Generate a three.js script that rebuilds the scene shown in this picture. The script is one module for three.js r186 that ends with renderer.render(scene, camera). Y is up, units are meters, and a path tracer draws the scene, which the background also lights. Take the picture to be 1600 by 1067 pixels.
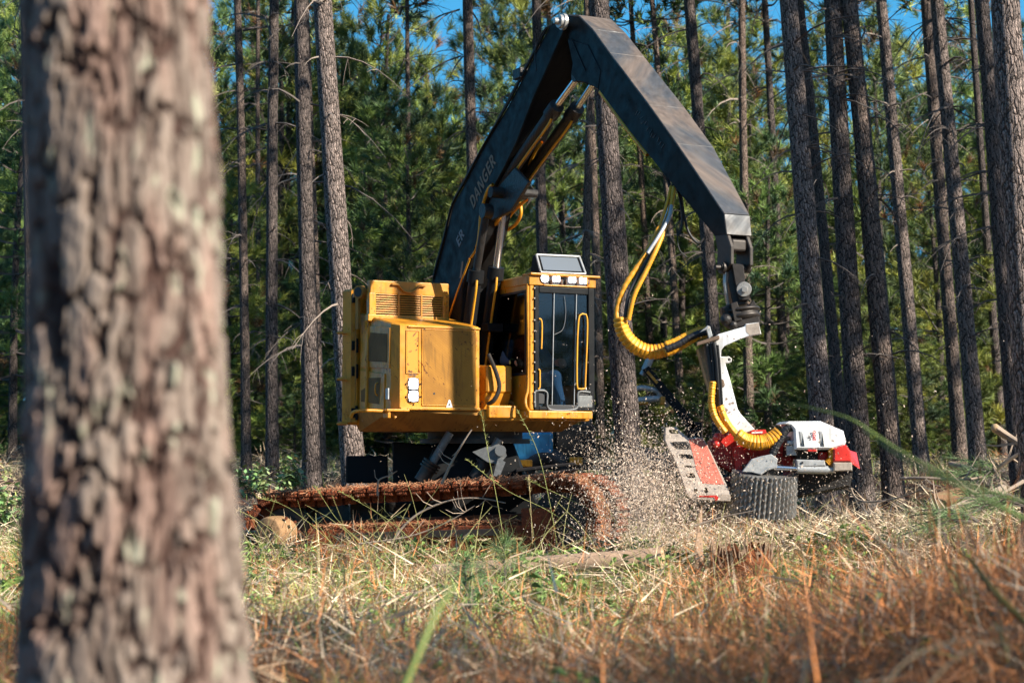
import * as THREE from 'three';
import { mergeGeometries, mergeVertices } from 'three/addons/utils/BufferGeometryUtils.js';
import { RoundedBoxGeometry } from 'three/addons/geometries/RoundedBoxGeometry.js';
import { ConvexGeometry } from 'three/addons/geometries/ConvexGeometry.js';
import { ImprovedNoise } from 'three/addons/math/ImprovedNoise.js';
import { MarchingCubes } from 'three/addons/objects/MarchingCubes.js';
import { FontLoader } from 'three/addons/loaders/FontLoader.js';
import { TextGeometry } from 'three/addons/geometries/TextGeometry.js';

// ------------------------------------------------------------------ camera, sky, sun, exposure
const scene = new THREE.Scene();
const FOCAL = 2660, EYE = 1.35, PITCH = Math.atan(171.5 / FOCAL);
const camera = new THREE.PerspectiveCamera(2 * Math.atan(533.5 / FOCAL) * 180 / Math.PI, 1600 / 1067, 0.1, 900);
camera.position.set(0, EYE, 0);
camera.rotation.x = PITCH;
camera.focus = 20.2;
camera.userData.fStop = 2.2;
scene.add(camera);

const SUN_AZ = 57 * Math.PI / 180, SUN_EL = 31 * Math.PI / 180;
const SUN = new THREE.Vector3(Math.sin(SUN_AZ) * Math.cos(SUN_EL), Math.sin(SUN_EL), Math.cos(SUN_AZ) * Math.cos(SUN_EL));
{
  const W = 256, H = 128, d = new Float32Array(W * H * 4), v = new THREE.Vector3();
  const zen = [0.020, 0.085, 0.23], mid = [0.046, 0.245, 0.46], hor = [0.12, 0.30, 0.44], below = [0.05, 0.055, 0.04];
  for (let r = 0; r < H; r++) for (let c = 0; c < W; c++) {
    const up = ((r + 0.5) / H - 0.5) * Math.PI, az = ((c + 0.5) / W - 0.5) * 2 * Math.PI;
    v.set(Math.cos(az) * Math.cos(up), Math.sin(up), Math.sin(az) * Math.cos(up));
    const e = Math.max(0, v.y), g = Math.max(0, v.dot(SUN)), k = Math.pow(g, 14) * 0.55 + Math.pow(g, 3) * 0.08;
    for (let i = 0; i < 3; i++) {
      let s = e < 0.1 ? THREE.MathUtils.lerp(hor[i], mid[i], THREE.MathUtils.smoothstep(e, 0, 0.1)) : THREE.MathUtils.lerp(mid[i], zen[i], THREE.MathUtils.smoothstep(e, 0.1, 1));
      if (v.y < 0) s = THREE.MathUtils.lerp(hor[i], below[i], Math.min(1, -v.y * 12));
      d[(r * W + c) * 4 + i] = s + k * [1, 0.93, 0.82][i];
    }
    d[(r * W + c) * 4 + 3] = 1;
  }
  const t = new THREE.DataTexture(d, W, H, THREE.RGBAFormat, THREE.FloatType);
  t.mapping = THREE.EquirectangularReflectionMapping; t.magFilter = THREE.LinearFilter; t.needsUpdate = true;
  scene.background = t; scene.environment = t;
}
const sun = new THREE.DirectionalLight(new THREE.Color().setRGB(1, 0.93, 0.80), 5);
sun.position.copy(SUN).multiplyScalar(60).add(new THREE.Vector3(0, 0, -22)); sun.target.position.set(0, 0, -22);
sun.castShadow = true; sun.shadow.mapSize.set(4096, 4096);
Object.assign(sun.shadow.camera, { left: -45, right: 45, top: 45, bottom: -45, near: 1, far: 160 });
scene.add(sun, sun.target);
const renderer = new THREE.WebGLRenderer({ antialias: true });
renderer.setSize(1024, 682); renderer.shadowMap.enabled = true;
renderer.toneMapping = THREE.LinearToneMapping; renderer.toneMappingExposure = 2.0;

// ------------------------------------------------------------------ helpers
const R = Math.PI / 180, V = (x, y, z) => new THREE.Vector3(x, y, z), { lerp, clamp, smoothstep } = THREE.MathUtils;
function rng(seed) { let a = seed >>> 0; return () => { a = (a + 0x6d2b79f5) | 0; let t = Math.imul(a ^ (a >>> 15), 1 | a); t = (t + Math.imul(t ^ (t >>> 7), 61 | t)) ^ t; return ((t ^ (t >>> 14)) >>> 0) / 4294967296; }; }
const noise3 = new ImprovedNoise(), N = (x, y, z = 0) => noise3.noise(x + 100.37, y + 57.11, z + 31.7);
const fbm = (x, y, z, o = 4) => { let s = 0, a = 0.5; for (let i = 0; i < o; i++) { s += a * N(x, y, z); x *= 2.03; y *= 2.03; z *= 2.03; a *= 0.5; } return s; };
const hash = (x, y) => { const s = Math.sin(x * 127.1 + y * 311.7) * 43758.5453; return s - Math.floor(s); };
function worley(x, y, px = 1e9) {                        // [nearest, second nearest, id] ; px = period in x
  const ix = Math.floor(x), iy = Math.floor(y); let a = 9, b = 9, id = 0;
  for (let j = -1; j <= 1; j++) for (let i = -1; i <= 1; i++) {
    const cx = ((ix + i) % px + px) % px, cy = iy + j, dx = ix + i + hash(cx, cy) - x, dy = cy + hash(cx + 71, cy + 13) - y, q = dx * dx + dy * dy;
    if (q < a) { b = a; a = q; id = hash(cx + 5, cy + 9); } else if (q < b) b = q;
  }
  return [Math.sqrt(a), Math.sqrt(b), id];
}
const used = new Map();
const numbered = (n) => { const k = used.get(n) || 0; used.set(n, k + 1); return k ? n + '_' + String(k).padStart(3, '0') : n; };
function shadowed(o) { o.traverse((m) => { if (m.isMesh) { m.castShadow = true; m.receiveShadow = true; } }); return o; }
function tag(o, label, category, group, kind) { if (label) o.userData.label = label; if (category) o.userData.category = category; if (group) o.userData.group = group; if (kind) o.userData.kind = kind; return o; }
function thing(name, label, category, p = V(0, 0, 0), group) { const o = new THREE.Group(); o.name = numbered(name); o.position.copy(p); scene.add(o); return tag(o, label, category, group); }
function part(parent, name, geos, mat, label) {
  const list = (Array.isArray(geos) ? geos : [geos]).filter(Boolean);
  const g = list.length === 1 ? list[0] : mergeGeometries(list.map((q) => clean(q)));
  const m = new THREE.Mesh(g, mat); m.name = name; m.castShadow = m.receiveShadow = true; parent.add(m); if (label) m.userData.label = label;
  return m;
}
const pieces = (parent, name, geos, m) => geos.map((g) => part(parent, name, g, m));      // alike pieces, each a mesh of its own
function clean(g) { const q = g.index ? g.toNonIndexed() : g; for (const k of Object.keys(q.attributes)) if (!['position', 'normal', 'uv'].includes(k)) q.deleteAttribute(k); if (!q.attributes.uv) boxUV(q); return q; }
function boxUV(g) {                                      // uv in metres, by the side that each face looks to
  const q = g.index ? g.toNonIndexed() : g, p = q.attributes.position, uv = new Float32Array(p.count * 2), a = V(), b = V(), c = V();
  for (let i = 0; i < p.count; i += 3) {
    a.fromBufferAttribute(p, i); b.fromBufferAttribute(p, i + 1).sub(a); c.fromBufferAttribute(p, i + 2).sub(a); b.cross(c);
    const x = Math.abs(b.x), y = Math.abs(b.y), z = Math.abs(b.z);
    for (let k = i; k < i + 3; k++) { const X = p.getX(k), Y = p.getY(k), Z = p.getZ(k); uv[k * 2] = x > y && x > z ? Z : X; uv[k * 2 + 1] = y >= x && y >= z ? Z : Y; }
  }
  q.setAttribute('uv', new THREE.BufferAttribute(uv, 2));
  return q;
}
const box = (x0, x1, y0, y1, z0, z1, r = 0.012) => { const w = x1 - x0, h = y1 - y0, d = z1 - z0, g = boxUV(new RoundedBoxGeometry(w, h, d, 2, Math.min(r, w / 2.05, h / 2.05, d / 2.05)).translate((x0 + x1) / 2, (y0 + y1) / 2, (z0 + z1) / 2)); return g; };
function hull(pts) { return boxUV(new ConvexGeometry(pts)); }
function hexa(p, b = 0.012) {                            // 8 corners: 0-3 one end in order, 4-7 the other; chamfered
  const faces = [[0, 1, 2, 3], [4, 5, 6, 7], [0, 1, 5, 4], [1, 2, 6, 5], [2, 3, 7, 6], [3, 0, 4, 7]], out = [];
  for (const f of faces) for (let i = 0; i < 4; i++) {
    const c = p[f[i]], n = p[f[(i + 1) % 4]], m = p[f[(i + 3) % 4]], d1 = n.clone().sub(c), d2 = m.clone().sub(c);
    out.push(c.clone().addScaledVector(d1.normalize(), b).addScaledVector(d2.normalize(), b));
  }
  return hull(out);
}
function rod(a, b, r, r2 = r, n = 16) { const d = b.clone().sub(a), g = new THREE.CylinderGeometry(r2, r, d.length(), n).translate(0, d.length() / 2, 0); g.applyQuaternion(new THREE.Quaternion().setFromUnitVectors(V(0, 1, 0), d.normalize())); return g.translate(a.x, a.y, a.z); }
function tube(pts, r, n = 10, seg = 0) {                 // r: number or function of 0..1
  const c = new THREE.CatmullRomCurve3(pts, false, 'centripetal'), S = seg || Math.max(6, pts.length * 7), g = new THREE.TubeGeometry(c, S, 1, n), p = g.attributes.position, q = V();
  for (let i = 0; i <= S; i++) { c.getPointAt(i / S, q); const rr = typeof r === 'function' ? r(i / S, i) : r; for (let j = 0; j <= n; j++) { const k = i * (n + 1) + j; p.setXYZ(k, q.x + (p.getX(k) - q.x) * rr, q.y + (p.getY(k) - q.y) * rr, q.z + (p.getZ(k) - q.z) * rr); } }
  if (typeof r === 'function') g.computeVertexNormals();
  return g;
}
function plate(pts, depth, bevel = 0.008, holes = []) {  // outline in x,y extruded in +z (from 0)
  const s = new THREE.Shape(pts.map((p) => new THREE.Vector2(p[0], p[1])));
  for (const h of holes) s.holes.push(new THREE.Path(h.map((p) => new THREE.Vector2(p[0], p[1]))));
  return new THREE.ExtrudeGeometry(s, { depth: depth - 2 * bevel, bevelEnabled: bevel > 0, bevelThickness: bevel, bevelSize: bevel, bevelOffset: -bevel, bevelSegments: 1, curveSegments: 6 }).translate(0, 0, bevel);
}
const swapZX = new THREE.Matrix4().makeBasis(V(0, 0, 1), V(0, 1, 0), V(-1, 0, 0));      // plate x -> z, plate depth -> -x
const profile = (zy, x0, x1, bevel = 0.01, holes) => boxUV(plate(zy, x1 - x0, bevel, holes).applyMatrix4(swapZX).translate(x1, 0, 0));
function planar(poly, y0, y1, bevel = 0.012) {           // outline in x,z (as [x,z]) extruded in y
  const g = plate(poly.map((p) => [p[0], -p[1]]), y1 - y0, bevel).rotateX(-Math.PI / 2).translate(0, y0, 0); return boxUV(g);
}

// a point of the place from a photograph position and a known plane
const cp = Math.cos(PITCH), sp = Math.sin(PITCH);
const ray = (px, py) => { const x = (px - 800) / FOCAL, y = (533.5 - py) / FOCAL; return V(x, y * cp + sp, -cp + y * sp); };
const at = (px, py, D) => { const r = ray(px, py); return V(0, EYE, 0).addScaledVector(r, D / -r.z); };

// ------------------------------------------------------------------ textures and materials
function canvasTex(w, h, f, srgb, rep = 1) {
  const d = new Uint8Array(w * h * 4);
  for (let y = 0; y < h; y++) for (let x = 0; x < w; x++) { const c = f(x / w, y / h); for (let i = 0; i < 3; i++) d[(y * w + x) * 4 + i] = clamp(c[i], 0, 1) * 255; d[(y * w + x) * 4 + 3] = 255; }
  const t = new THREE.DataTexture(d, w, h); t.wrapS = t.wrapT = THREE.RepeatWrapping; t.magFilter = THREE.LinearFilter; t.minFilter = THREE.LinearMipmapLinearFilter; t.generateMipmaps = true;
  if (srgb) t.colorSpace = THREE.SRGBColorSpace; t.repeat.set(rep, rep); t.needsUpdate = true; return t;
}
const tileN = (u, v, f, s = 0) => { const a = u * 2 * Math.PI, b = v * 2 * Math.PI, k = f / 6.283; return N(Math.cos(a) * k + s, Math.sin(a) * k + Math.cos(b) * k, Math.sin(b) * k + s * 1.7); };
const tileF = (u, v, f, s = 0) => tileN(u, v, f, s) * 0.55 + tileN(u, v, f * 2.1, s + 3) * 0.28 + tileN(u, v, f * 4.3, s + 7) * 0.17;
const M = (c, rough = 0.6, metal = 0, o = {}) => new THREE.MeshStandardMaterial({ color: new THREE.Color().setRGB(...c), roughness: rough, metalness: metal, ...o });
const dirtTex = canvasTex(1024, 1024, (u, v) => {         // weathered paint: faded patches, runs of grime, chips and scratches
  const d = clamp(0.5 + tileF(u, v, 6, 1) * 1.2, 0, 1), run = smoothstep(tileN(u, v * 0.12, 60, 8) + 0.5 * tileN(u, v, 7, 12), 0.18, 0.5), s = tileF(u, v, 60, 4) + 0.6 * tileF(u, v, 5, 17), chip = smoothstep(s, 0.36, 0.46), sc = Math.abs(tileN(u + 0.3 * v, v, 26, 33)) < 0.006 && tileN(u, v, 5, 41) > 0.1 ? 0.25 : 0;
  let k = (0.80 + 0.20 * smoothstep(d, 0.2, 0.65)) * (1 - 0.22 * run) + sc; const f = 0.05 * d;
  return [lerp(k + f * 0.3, 0.34, chip), lerp(k * (0.93 + 0.07 * d) + f, 0.24, chip), lerp(k * (0.84 + 0.16 * d) + f * 3, 0.18, chip)];
}, false, 0.5);
const roughTex = canvasTex(256, 256, (u, v) => { const k = 0.75 + tileF(u, v, 9, 2) * 0.5; return [k, k, k]; }, false, 0.9);
const rustTex = canvasTex(512, 512, (u, v) => {          // black paint under patches of brown dust
  const n = tileF(u, v, 4, 11) + 0.25 * tileF(u, v, 14, 5) + 0.1 * tileF(u, v, 40, 6), k = smoothstep(n, -0.3, 0.25) * 0.9, g = 0.9 + 0.25 * tileF(u, v, 40, 9);
  return [lerp(0.36, 0.60, k) * g, lerp(0.38, 0.52, k) * g, lerp(0.41, 0.46, k) * g];
}, true, 0.42);
const spotTex = canvasTex(256, 256, (u, v) => { const n = tileF(u, v, 30, 21) + 0.5 * tileF(u, v, 8, 3), k = smoothstep(n, 0.16, 0.36); return [lerp(0.80, 0.34, k), lerp(0.53, 0.22, k), lerp(0.16, 0.12, k)]; }, true, 0.8);
const soilTex = canvasTex(512, 512, (u, v) => { const n = tileF(u, v, 7, 1), m = tileF(u, v, 40, 2), k = 0.5 + n * 0.8 + m * 0.6; return [lerp(0.30, 0.56, k), lerp(0.17, 0.33, k), lerp(0.10, 0.19, k)]; }, true, 0.7);
const soilBump = canvasTex(256, 256, (u, v) => { const k = 0.5 + tileF(u, v, 12, 1) * 0.5 + tileF(u, v, 50, 2) * 0.5; return [k, k, k]; }, false, 1.1);
const metalTex = canvasTex(256, 256, (u, v) => { const k = 0.72 + 0.3 * tileF(u, v, 10, 14) - (tileF(u, v, 60, 15) > 0.28 ? 0.3 : 0); return [k, k * 0.97, k * 0.93]; }, false, 2);
const meshTex = canvasTex(64, 64, (u, v) => { const k = ((Math.floor(u * 16) + Math.floor(v * 16)) & 1) ? 1 : 0.35; return [k, k, k]; }, false, 1 / 0.16);

const YEL = [0.61, 0.255, 0.018];
const MP = (c, rough, o = {}) => new THREE.MeshPhysicalMaterial({ color: new THREE.Color().setRGB(...c), roughness: rough, specularIntensity: 0.22, ...o });
const mat = {
  yellow: M(YEL, 0.5, 0, { map: dirtTex, roughnessMap: roughTex, name: 'yellow_paint' }),
  mesh: M([0.36, 0.16, 0.014], 0.75, 0, { map: dirtTex, bumpMap: meshTex, bumpScale: 0.003, name: 'mesh_panel' }),
  darkMesh: M([0.17, 0.095, 0.03], 0.85, 0, { map: dirtTex, bumpMap: meshTex, bumpScale: 0.003, name: 'dark_mesh_panel' }),
  dirtyYellow: M([0.36, 0.17, 0.03], 0.85, 0, { map: dirtTex, name: 'dirty_yellow_paint' }),
  spotted: M([1, 1, 1], 0.7, 0, { map: spotTex, name: 'stained_panel' }),
  black: MP([0.013, 0.0135, 0.0145], 0.6, { roughnessMap: roughTex, name: 'black_paint' }),
  boom: MP([0.0145, 0.0145, 0.0150], 0.65, { map: dirtTex, roughnessMap: roughTex, name: 'dark_steel_paint' }),
  dusty: M([0.55, 0.55, 0.56], 0.75, 0, { map: rustTex, roughnessMap: roughTex, name: 'dusty_black_paint' }),
  oily: M([0.03, 0.026, 0.024], 0.45, 0.3, { bumpMap: soilBump, bumpScale: 0.01, name: 'oily_steel' }),
  worn: M([0.07, 0.06, 0.055], 0.5, 0.5, { map: metalTex, name: 'worn_steel' }),
  fibre: M([0.8, 0.70, 0.56], 0.95, 0, { map: soilTex, bumpMap: soilBump, bumpScale: 0.01, name: 'torn_wood' }),
  grey: M([0.20, 0.21, 0.22], 0.5, 0.2, { map: metalTex, name: 'grey_frame' }),
  rollerSteel: M([0.36, 0.355, 0.35], 0.4, 0.5, { map: metalTex, roughnessMap: roughTex, name: 'roller_steel' }),
  chrome: M([0.75, 0.75, 0.77], 0.24, 1, { name: 'chrome' }),
  steel: M([0.62, 0.61, 0.60], 0.42, 0.35, { map: metalTex, roughnessMap: roughTex, name: 'bare_steel' }),
  silver: M([0.55, 0.57, 0.59], 0.42, 0.25, { map: metalTex, name: 'silver_paint' }),
  white: M([0.74, 0.75, 0.75], 0.5, 0, { map: dirtTex, name: 'white_paint' }),
  red: M([0.60, 0.035, 0.025], 0.42, 0, { map: dirtTex, roughnessMap: roughTex, name: 'red_paint' }),
  fadedRed: M([0.70, 0.17, 0.11], 0.6, 0, { map: metalTex, name: 'faded_red_paint' }),
  greyPlate: M([0.52, 0.44, 0.38], 0.55, 0.25, { map: metalTex, name: 'scuffed_steel' }),
  rubber: M([0.016, 0.016, 0.018], 0.55, 0, { name: 'rubber' }),
  hose: M([0.74, 0.33, 0.015], 0.5, 0, { map: dirtTex, name: 'yellow_hose_wrap' }),
  brownPlate: M([0.20, 0.13, 0.09], 0.8, 0, { map: metalTex, name: 'rusty_plate' }),
  soil: M([1.0, 0.72, 0.55], 0.95, 0, { map: soilTex, bumpMap: soilBump, bumpScale: 0.03, name: 'caked_soil' }),
  rustSteel: M([1.0, 0.66, 0.42], 0.85, 0.1, { map: soilTex, bumpMap: soilBump, bumpScale: 0.006, name: 'rusty_steel' }),
  scuff: M([0.075, 0.078, 0.082], 0.7, 0, { name: 'scuffed_paint' }),
  paleMark: M([0.20, 0.145, 0.10], 0.8, 0, { name: 'worn_lettering' }),
  greyMark: M([0.20, 0.20, 0.20], 0.8, 0, { name: 'grey_lettering' }),
  redMark: M([0.62, 0.05, 0.05], 0.6, 0, { name: 'red_lettering' }),
  darkMark: M([0.06, 0.06, 0.075], 0.6, 0, { name: 'dark_lettering' }),
  glass: new THREE.MeshPhysicalMaterial({ color: new THREE.Color().setRGB(0.72, 0.79, 0.83), roughness: 0.04, transmission: 1, thickness: 0, ior: 1.55, name: 'clear_pane' }),
  dusk: new THREE.MeshPhysicalMaterial({ color: new THREE.Color().setRGB(0.12, 0.14, 0.16), roughness: 0.08, transmission: 1, thickness: 0, ior: 1.5, name: 'tinted_pane' }),
  hatchGlass: M([0.28, 0.31, 0.34], 0.12, 0.5, { name: 'dusty_hatch_pane' }),
  lamp: M([0.9, 0.9, 0.9], 0.2, 0, { emissive: new THREE.Color(1, 0.96, 1), emissiveIntensity: 5, name: 'lit_lamp_lens' }),
  lampBezel: M([0.03, 0.03, 0.035], 0.4, 0, { name: 'lamp_bezel' }),
};

// ------------------------------------------------------------------ ground
const gauss = (x, D, cx, cD, sx, sD) => Math.exp(-(((x - cx) / sx) ** 2) - ((D - cD) / sD) ** 2);
function gh(x, z) {
  const D = -z, wob = 0.12 * N(x * 0.35, D * 0.35) + 0.13 * N(x * 1.1, D * 0.9) + 0.06 * N(x * 2.7, D * 2.3);
  return 0.36 * smoothstep(10 - D, 0, 6) + 0.95 * smoothstep(D, 24.5, 33) + 0.9 * smoothstep(D, 33, 85)
    + 0.54 * gauss(x, D, 2.55, 7.6, 1.1, 2.0) + 0.06 * gauss(x, D, 0.9, 6.0, 0.7, 1.4)
    + 0.55 * gauss(x, D, 6.2, 19.5, 2.0, 3.2) + 0.06 * gauss(x, D, 3.6, 13, 1.4, 2.2) - 0.05 + wob * smoothstep(Math.hypot((x + 0.8) / 3.6, (D - 21.6) / 2.6), 0.6, 1.3);
}
{
  const xs = [], zs = [];
  for (let i = -70; i <= 70; i++) xs.push(Math.sign(i) * (Math.pow(Math.abs(i) / 70, 2.6) * 420 + Math.abs(i) * 0.11));
  for (let i = -46; i <= 110; i++) zs.push(-(i < 0 ? -(Math.pow(-i / 46, 3) * 380) - -i * 0.25 : Math.pow(i / 110, 3) * 390 + i * 0.25));
  const pos = [], uv = [], idx = [], w = xs.length;
  for (const z of zs) for (const x of xs) { pos.push(x, gh(x, z), z); uv.push(x, z); }
  for (let r = 0; r + 1 < zs.length; r++) for (let c = 0; c + 1 < w; c++) { const a = r * w + c; idx.push(a, a + 1, a + w, a + 1, a + w + 1, a + w); }
  const g = new THREE.BufferGeometry(); g.setAttribute('position', new THREE.Float32BufferAttribute(pos, 3)); g.setAttribute('uv', new THREE.Float32BufferAttribute(uv, 2)); g.setIndex(idx); g.computeVertexNormals();
  const m = new THREE.Mesh(g, M([0.34, 0.30, 0.24], 1, 0, { map: soilTex, bumpMap: soilBump, bumpScale: 0.03, name: 'needle_strewn_soil' }));
  m.name = 'ground'; m.receiveShadow = m.castShadow = true; scene.add(tag(m, 'red brown forest soil strewn with dead needles', 'ground', null, 'structure'));
}
// ------------------------------------------------------------------ trees
const barkMake = (cu, cv, seed) => {
  const W = 512, H = 512, hgt = new Float32Array(W * H), id = new Float32Array(W * H);
  for (let y = 0; y < H; y++) for (let x = 0; x < W; x++) {
    const u = x / W, v = y / H, wx = tileN(u, v, 4, seed) * 0.55 + tileN(u, v, 16, seed + 2) * 0.22, wy = tileN(u, v, 6, seed + 5) * 0.5 + tileN(u, v, 18, seed + 4) * 0.2;
    const ang = v * cv + wy, per = (q, n) => ((q % n) + n) % n; let a = 9, b = 9, k = 0; const X = u * cu + wx, ix = Math.floor(X), iy = Math.floor(ang);
    for (let j = -1; j <= 1; j++) for (let i = -1; i <= 1; i++) { const cx = per(ix + i, cu), cy = per(iy + j, cv), dx = ix + i + hash(cx + seed, cy) - X, dy = (iy + j + hash(cx + 71, cy + 13 + seed)) - ang, q = dx * dx + dy * dy; if (q < a) { b = a; a = q; k = hash(cx + 5, cy + 9); } else if (q < b) b = q; }
    hgt[y * W + x] = smoothstep(Math.sqrt(b) - Math.sqrt(a), 0.02, 0.32) * 0.75 + 0.25 * (0.5 + tileN(u, v, 60, seed + 1)); id[y * W + x] = k;
  }
  const get = (f) => canvasTex(W, H, (u, v) => { const i = Math.floor(v * H) * W + Math.floor(u * W); return f(hgt[i], id[i], u, v); }, false);
  const bump = get((h) => [h, h, h]);
  const color = get((h, k, u, v) => { const t = smoothstep(h, 0.12, 0.65), s = 0.8 + 0.4 * k + 0.5 * tileN(u, v, 30, 8), g = [lerp(0.23, 0.51, t) * s, lerp(0.185, 0.45, t) * s, lerp(0.16, 0.415, t) * s]; return g; }); color.colorSpace = THREE.SRGBColorSpace;
  return [color, bump];
};
const [barkC, barkB] = barkMake(13, 4, 3);
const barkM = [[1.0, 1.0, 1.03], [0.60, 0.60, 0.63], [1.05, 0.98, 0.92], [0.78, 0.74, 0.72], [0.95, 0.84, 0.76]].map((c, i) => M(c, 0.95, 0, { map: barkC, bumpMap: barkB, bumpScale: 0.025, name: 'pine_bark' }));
const twigM = M([0.11, 0.09, 0.08], 0.95, 0, { name: 'dead_wood' }), paleTwigM = M([0.27, 0.215, 0.18], 0.95, 0, { name: 'pale_dead_wood' });
const needleM = (t) => new THREE.MeshStandardMaterial({ color: new THREE.Color().setRGB(...t), roughness: 0.6, vertexColors: true, side: THREE.DoubleSide, name: 'pine_needles' });
const needles = [needleM([1, 1, 1]), needleM([0.72, 0.80, 0.8]), needleM([1.2, 1.08, 0.8])];

function trunkGeo(rnd, H, r, lean = 0.1, rows = 46, rad = 18) {
  const pos = [], uv = [], idx = [], a1 = rnd() * 6, a2 = rnd() * 6, sd = rnd() * 50;
  for (let i = 0; i <= rows; i++) {
    const t = i / rows, y = H * t, R0 = r * (1 - 0.62 * t) * (1 + 0.35 * Math.exp(-y / 0.35)), cx = lean * (Math.sin(t * 3 + a1) - Math.sin(a1)) * t, cz = lean * (Math.sin(t * 4 + a2) - Math.sin(a2)) * t;
    for (let j = 0; j <= rad; j++) { const a = j / rad * 2 * Math.PI, k = R0 * (1 + 0.07 * N(Math.cos(a) * 1.3 + sd, y * 1.1, Math.sin(a) * 1.3) + 0.05 * N(Math.cos(a) * 4, y * 5 + sd, Math.sin(a) * 4)); pos.push(cx + Math.cos(a) * k, y, cz + Math.sin(a) * k); uv.push(j / rad * 2, y / 0.62); }
  }
  for (let i = 0; i < rows; i++) for (let j = 0; j < rad; j++) { const a = i * (rad + 1) + j, b = a + rad + 1; idx.push(a, b, a + 1, a + 1, b, b + 1); }
  const g = new THREE.BufferGeometry(); g.setAttribute('position', new THREE.Float32BufferAttribute(pos, 3)); g.setAttribute('uv', new THREE.Float32BufferAttribute(uv, 2)); g.setIndex(idx); g.computeVertexNormals(); return g;
}
class Tri {                                              // collects triangles with colours
  constructor() { this.p = []; this.c = []; }
  tri(a, b, c, col) { this.p.push(a.x, a.y, a.z, b.x, b.y, b.z, c.x, c.y, c.z); if (col) for (let i = 0; i < 3; i++) this.c.push(...col); }
  stick(pts, r0, r1, sides = 3) {                        // thin tapered twig
    let prev = null;
    for (let i = 0; i < pts.length; i++) {
      const d = (pts[i + 1] || pts[i]).clone().sub(pts[i ? i - 1 : 0]).normalize(), s = Math.abs(d.y) < 0.9 ? V(0, 1, 0) : V(1, 0, 0), u = d.clone().cross(s).normalize(), w = d.clone().cross(u), r = lerp(r0, r1, i / (pts.length - 1)), ring = [];
      for (let k = 0; k < sides; k++) { const a = k / sides * 6.283; ring.push(pts[i].clone().addScaledVector(u, Math.cos(a) * r).addScaledVector(w, Math.sin(a) * r)); }
      if (prev) for (let k = 0; k < sides; k++) { const n = (k + 1) % sides; this.tri(prev[k], ring[k], ring[n]); this.tri(prev[k], ring[n], prev[n]); }
      prev = ring;
    }
  }
  geo() { const g = new THREE.BufferGeometry(); g.setAttribute('position', new THREE.Float32BufferAttribute(this.p, 3)); if (this.c.length) g.setAttribute('color', new THREE.Float32BufferAttribute(this.c, 3)); g.computeVertexNormals(); return g; }
}
function deadTwigs(rnd, h0, h1, r, many = 1, len = 1.3) {
  const T = new Tri();
  for (let h = h0; h < h1; h += 0.35 + rnd() * 0.65) for (let k = 0, n = 1 + Math.floor(rnd() * 3.4 * many); k < n; k++) {
    const a = rnd() * 6.283, L = len * (0.25 + rnd() * rnd() * 1.5) * lerp(0.6, 1.25, (h - h0) / (h1 - h0)), e = 0.45 - rnd() * 0.7, droop = 0.25 + rnd() * 0.6, b = (rnd() - 0.5) * 0.9, pts = [];
    for (let i = 0; i <= 5; i++) { const t = i / 5, q = a + b * t; pts.push(V(Math.cos(q) * (r * 0.6 + L * t), h + L * (e * t - droop * t * t), Math.sin(q) * (r * 0.6 + L * t))); }
    T.stick(pts, 0.013 + 0.006 * L, 0.003);
    for (let m = 0; m < L * 3.5; m++) { const i = 1 + Math.floor(rnd() * 4), p = pts[i], l = L * (0.12 + rnd() * 0.25), d = V(rnd() - 0.5, rnd() - 0.75, rnd() - 0.5).normalize(); T.stick([p, p.clone().addScaledVector(d, l * 0.6), p.clone().addScaledVector(d, l).add(V(0, -0.15 * l, 0))], 0.006, 0.002); }
  }
  return T.geo();
}
function tuft(T, o, d, rnd, n, len, w, col) {            // a brush of long needles round a shoot
  const u = V(0.31, 0.2, 0.93).cross(d).normalize(), v = d.clone().cross(u), side = V(), q = V(), a0 = rnd() * 6;
  for (let i = 0; i < n; i++) {
    const a = a0 + i * 2.4, sp = 0.22 + rnd() * 0.85, L = len * (0.7 + rnd() * 0.5), base = o.clone().addScaledVector(d, -len * 0.55 * rnd());
    q.copy(d).multiplyScalar(Math.cos(sp)).addScaledVector(u, Math.cos(a) * Math.sin(sp)).addScaledVector(v, Math.sin(a) * Math.sin(sp));
    side.set(rnd() - 0.5, rnd() - 0.5, rnd() - 0.5).cross(q).normalize().multiplyScalar(w);
    const tip = base.clone().addScaledVector(q, L); tip.y -= 0.12 * L;
    const k = 0.8 + rnd() * 0.4; T.tri(base.clone().add(side), base.clone().sub(side), tip, [col[0] * k, col[1] * k, col[2] * k]);
  }
}
const GREENS = [[0.14, 0.195, 0.038], [0.075, 0.125, 0.032], [0.23, 0.28, 0.056], [0.042, 0.08, 0.028]], BROWN = [0.16, 0.085, 0.035];
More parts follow.
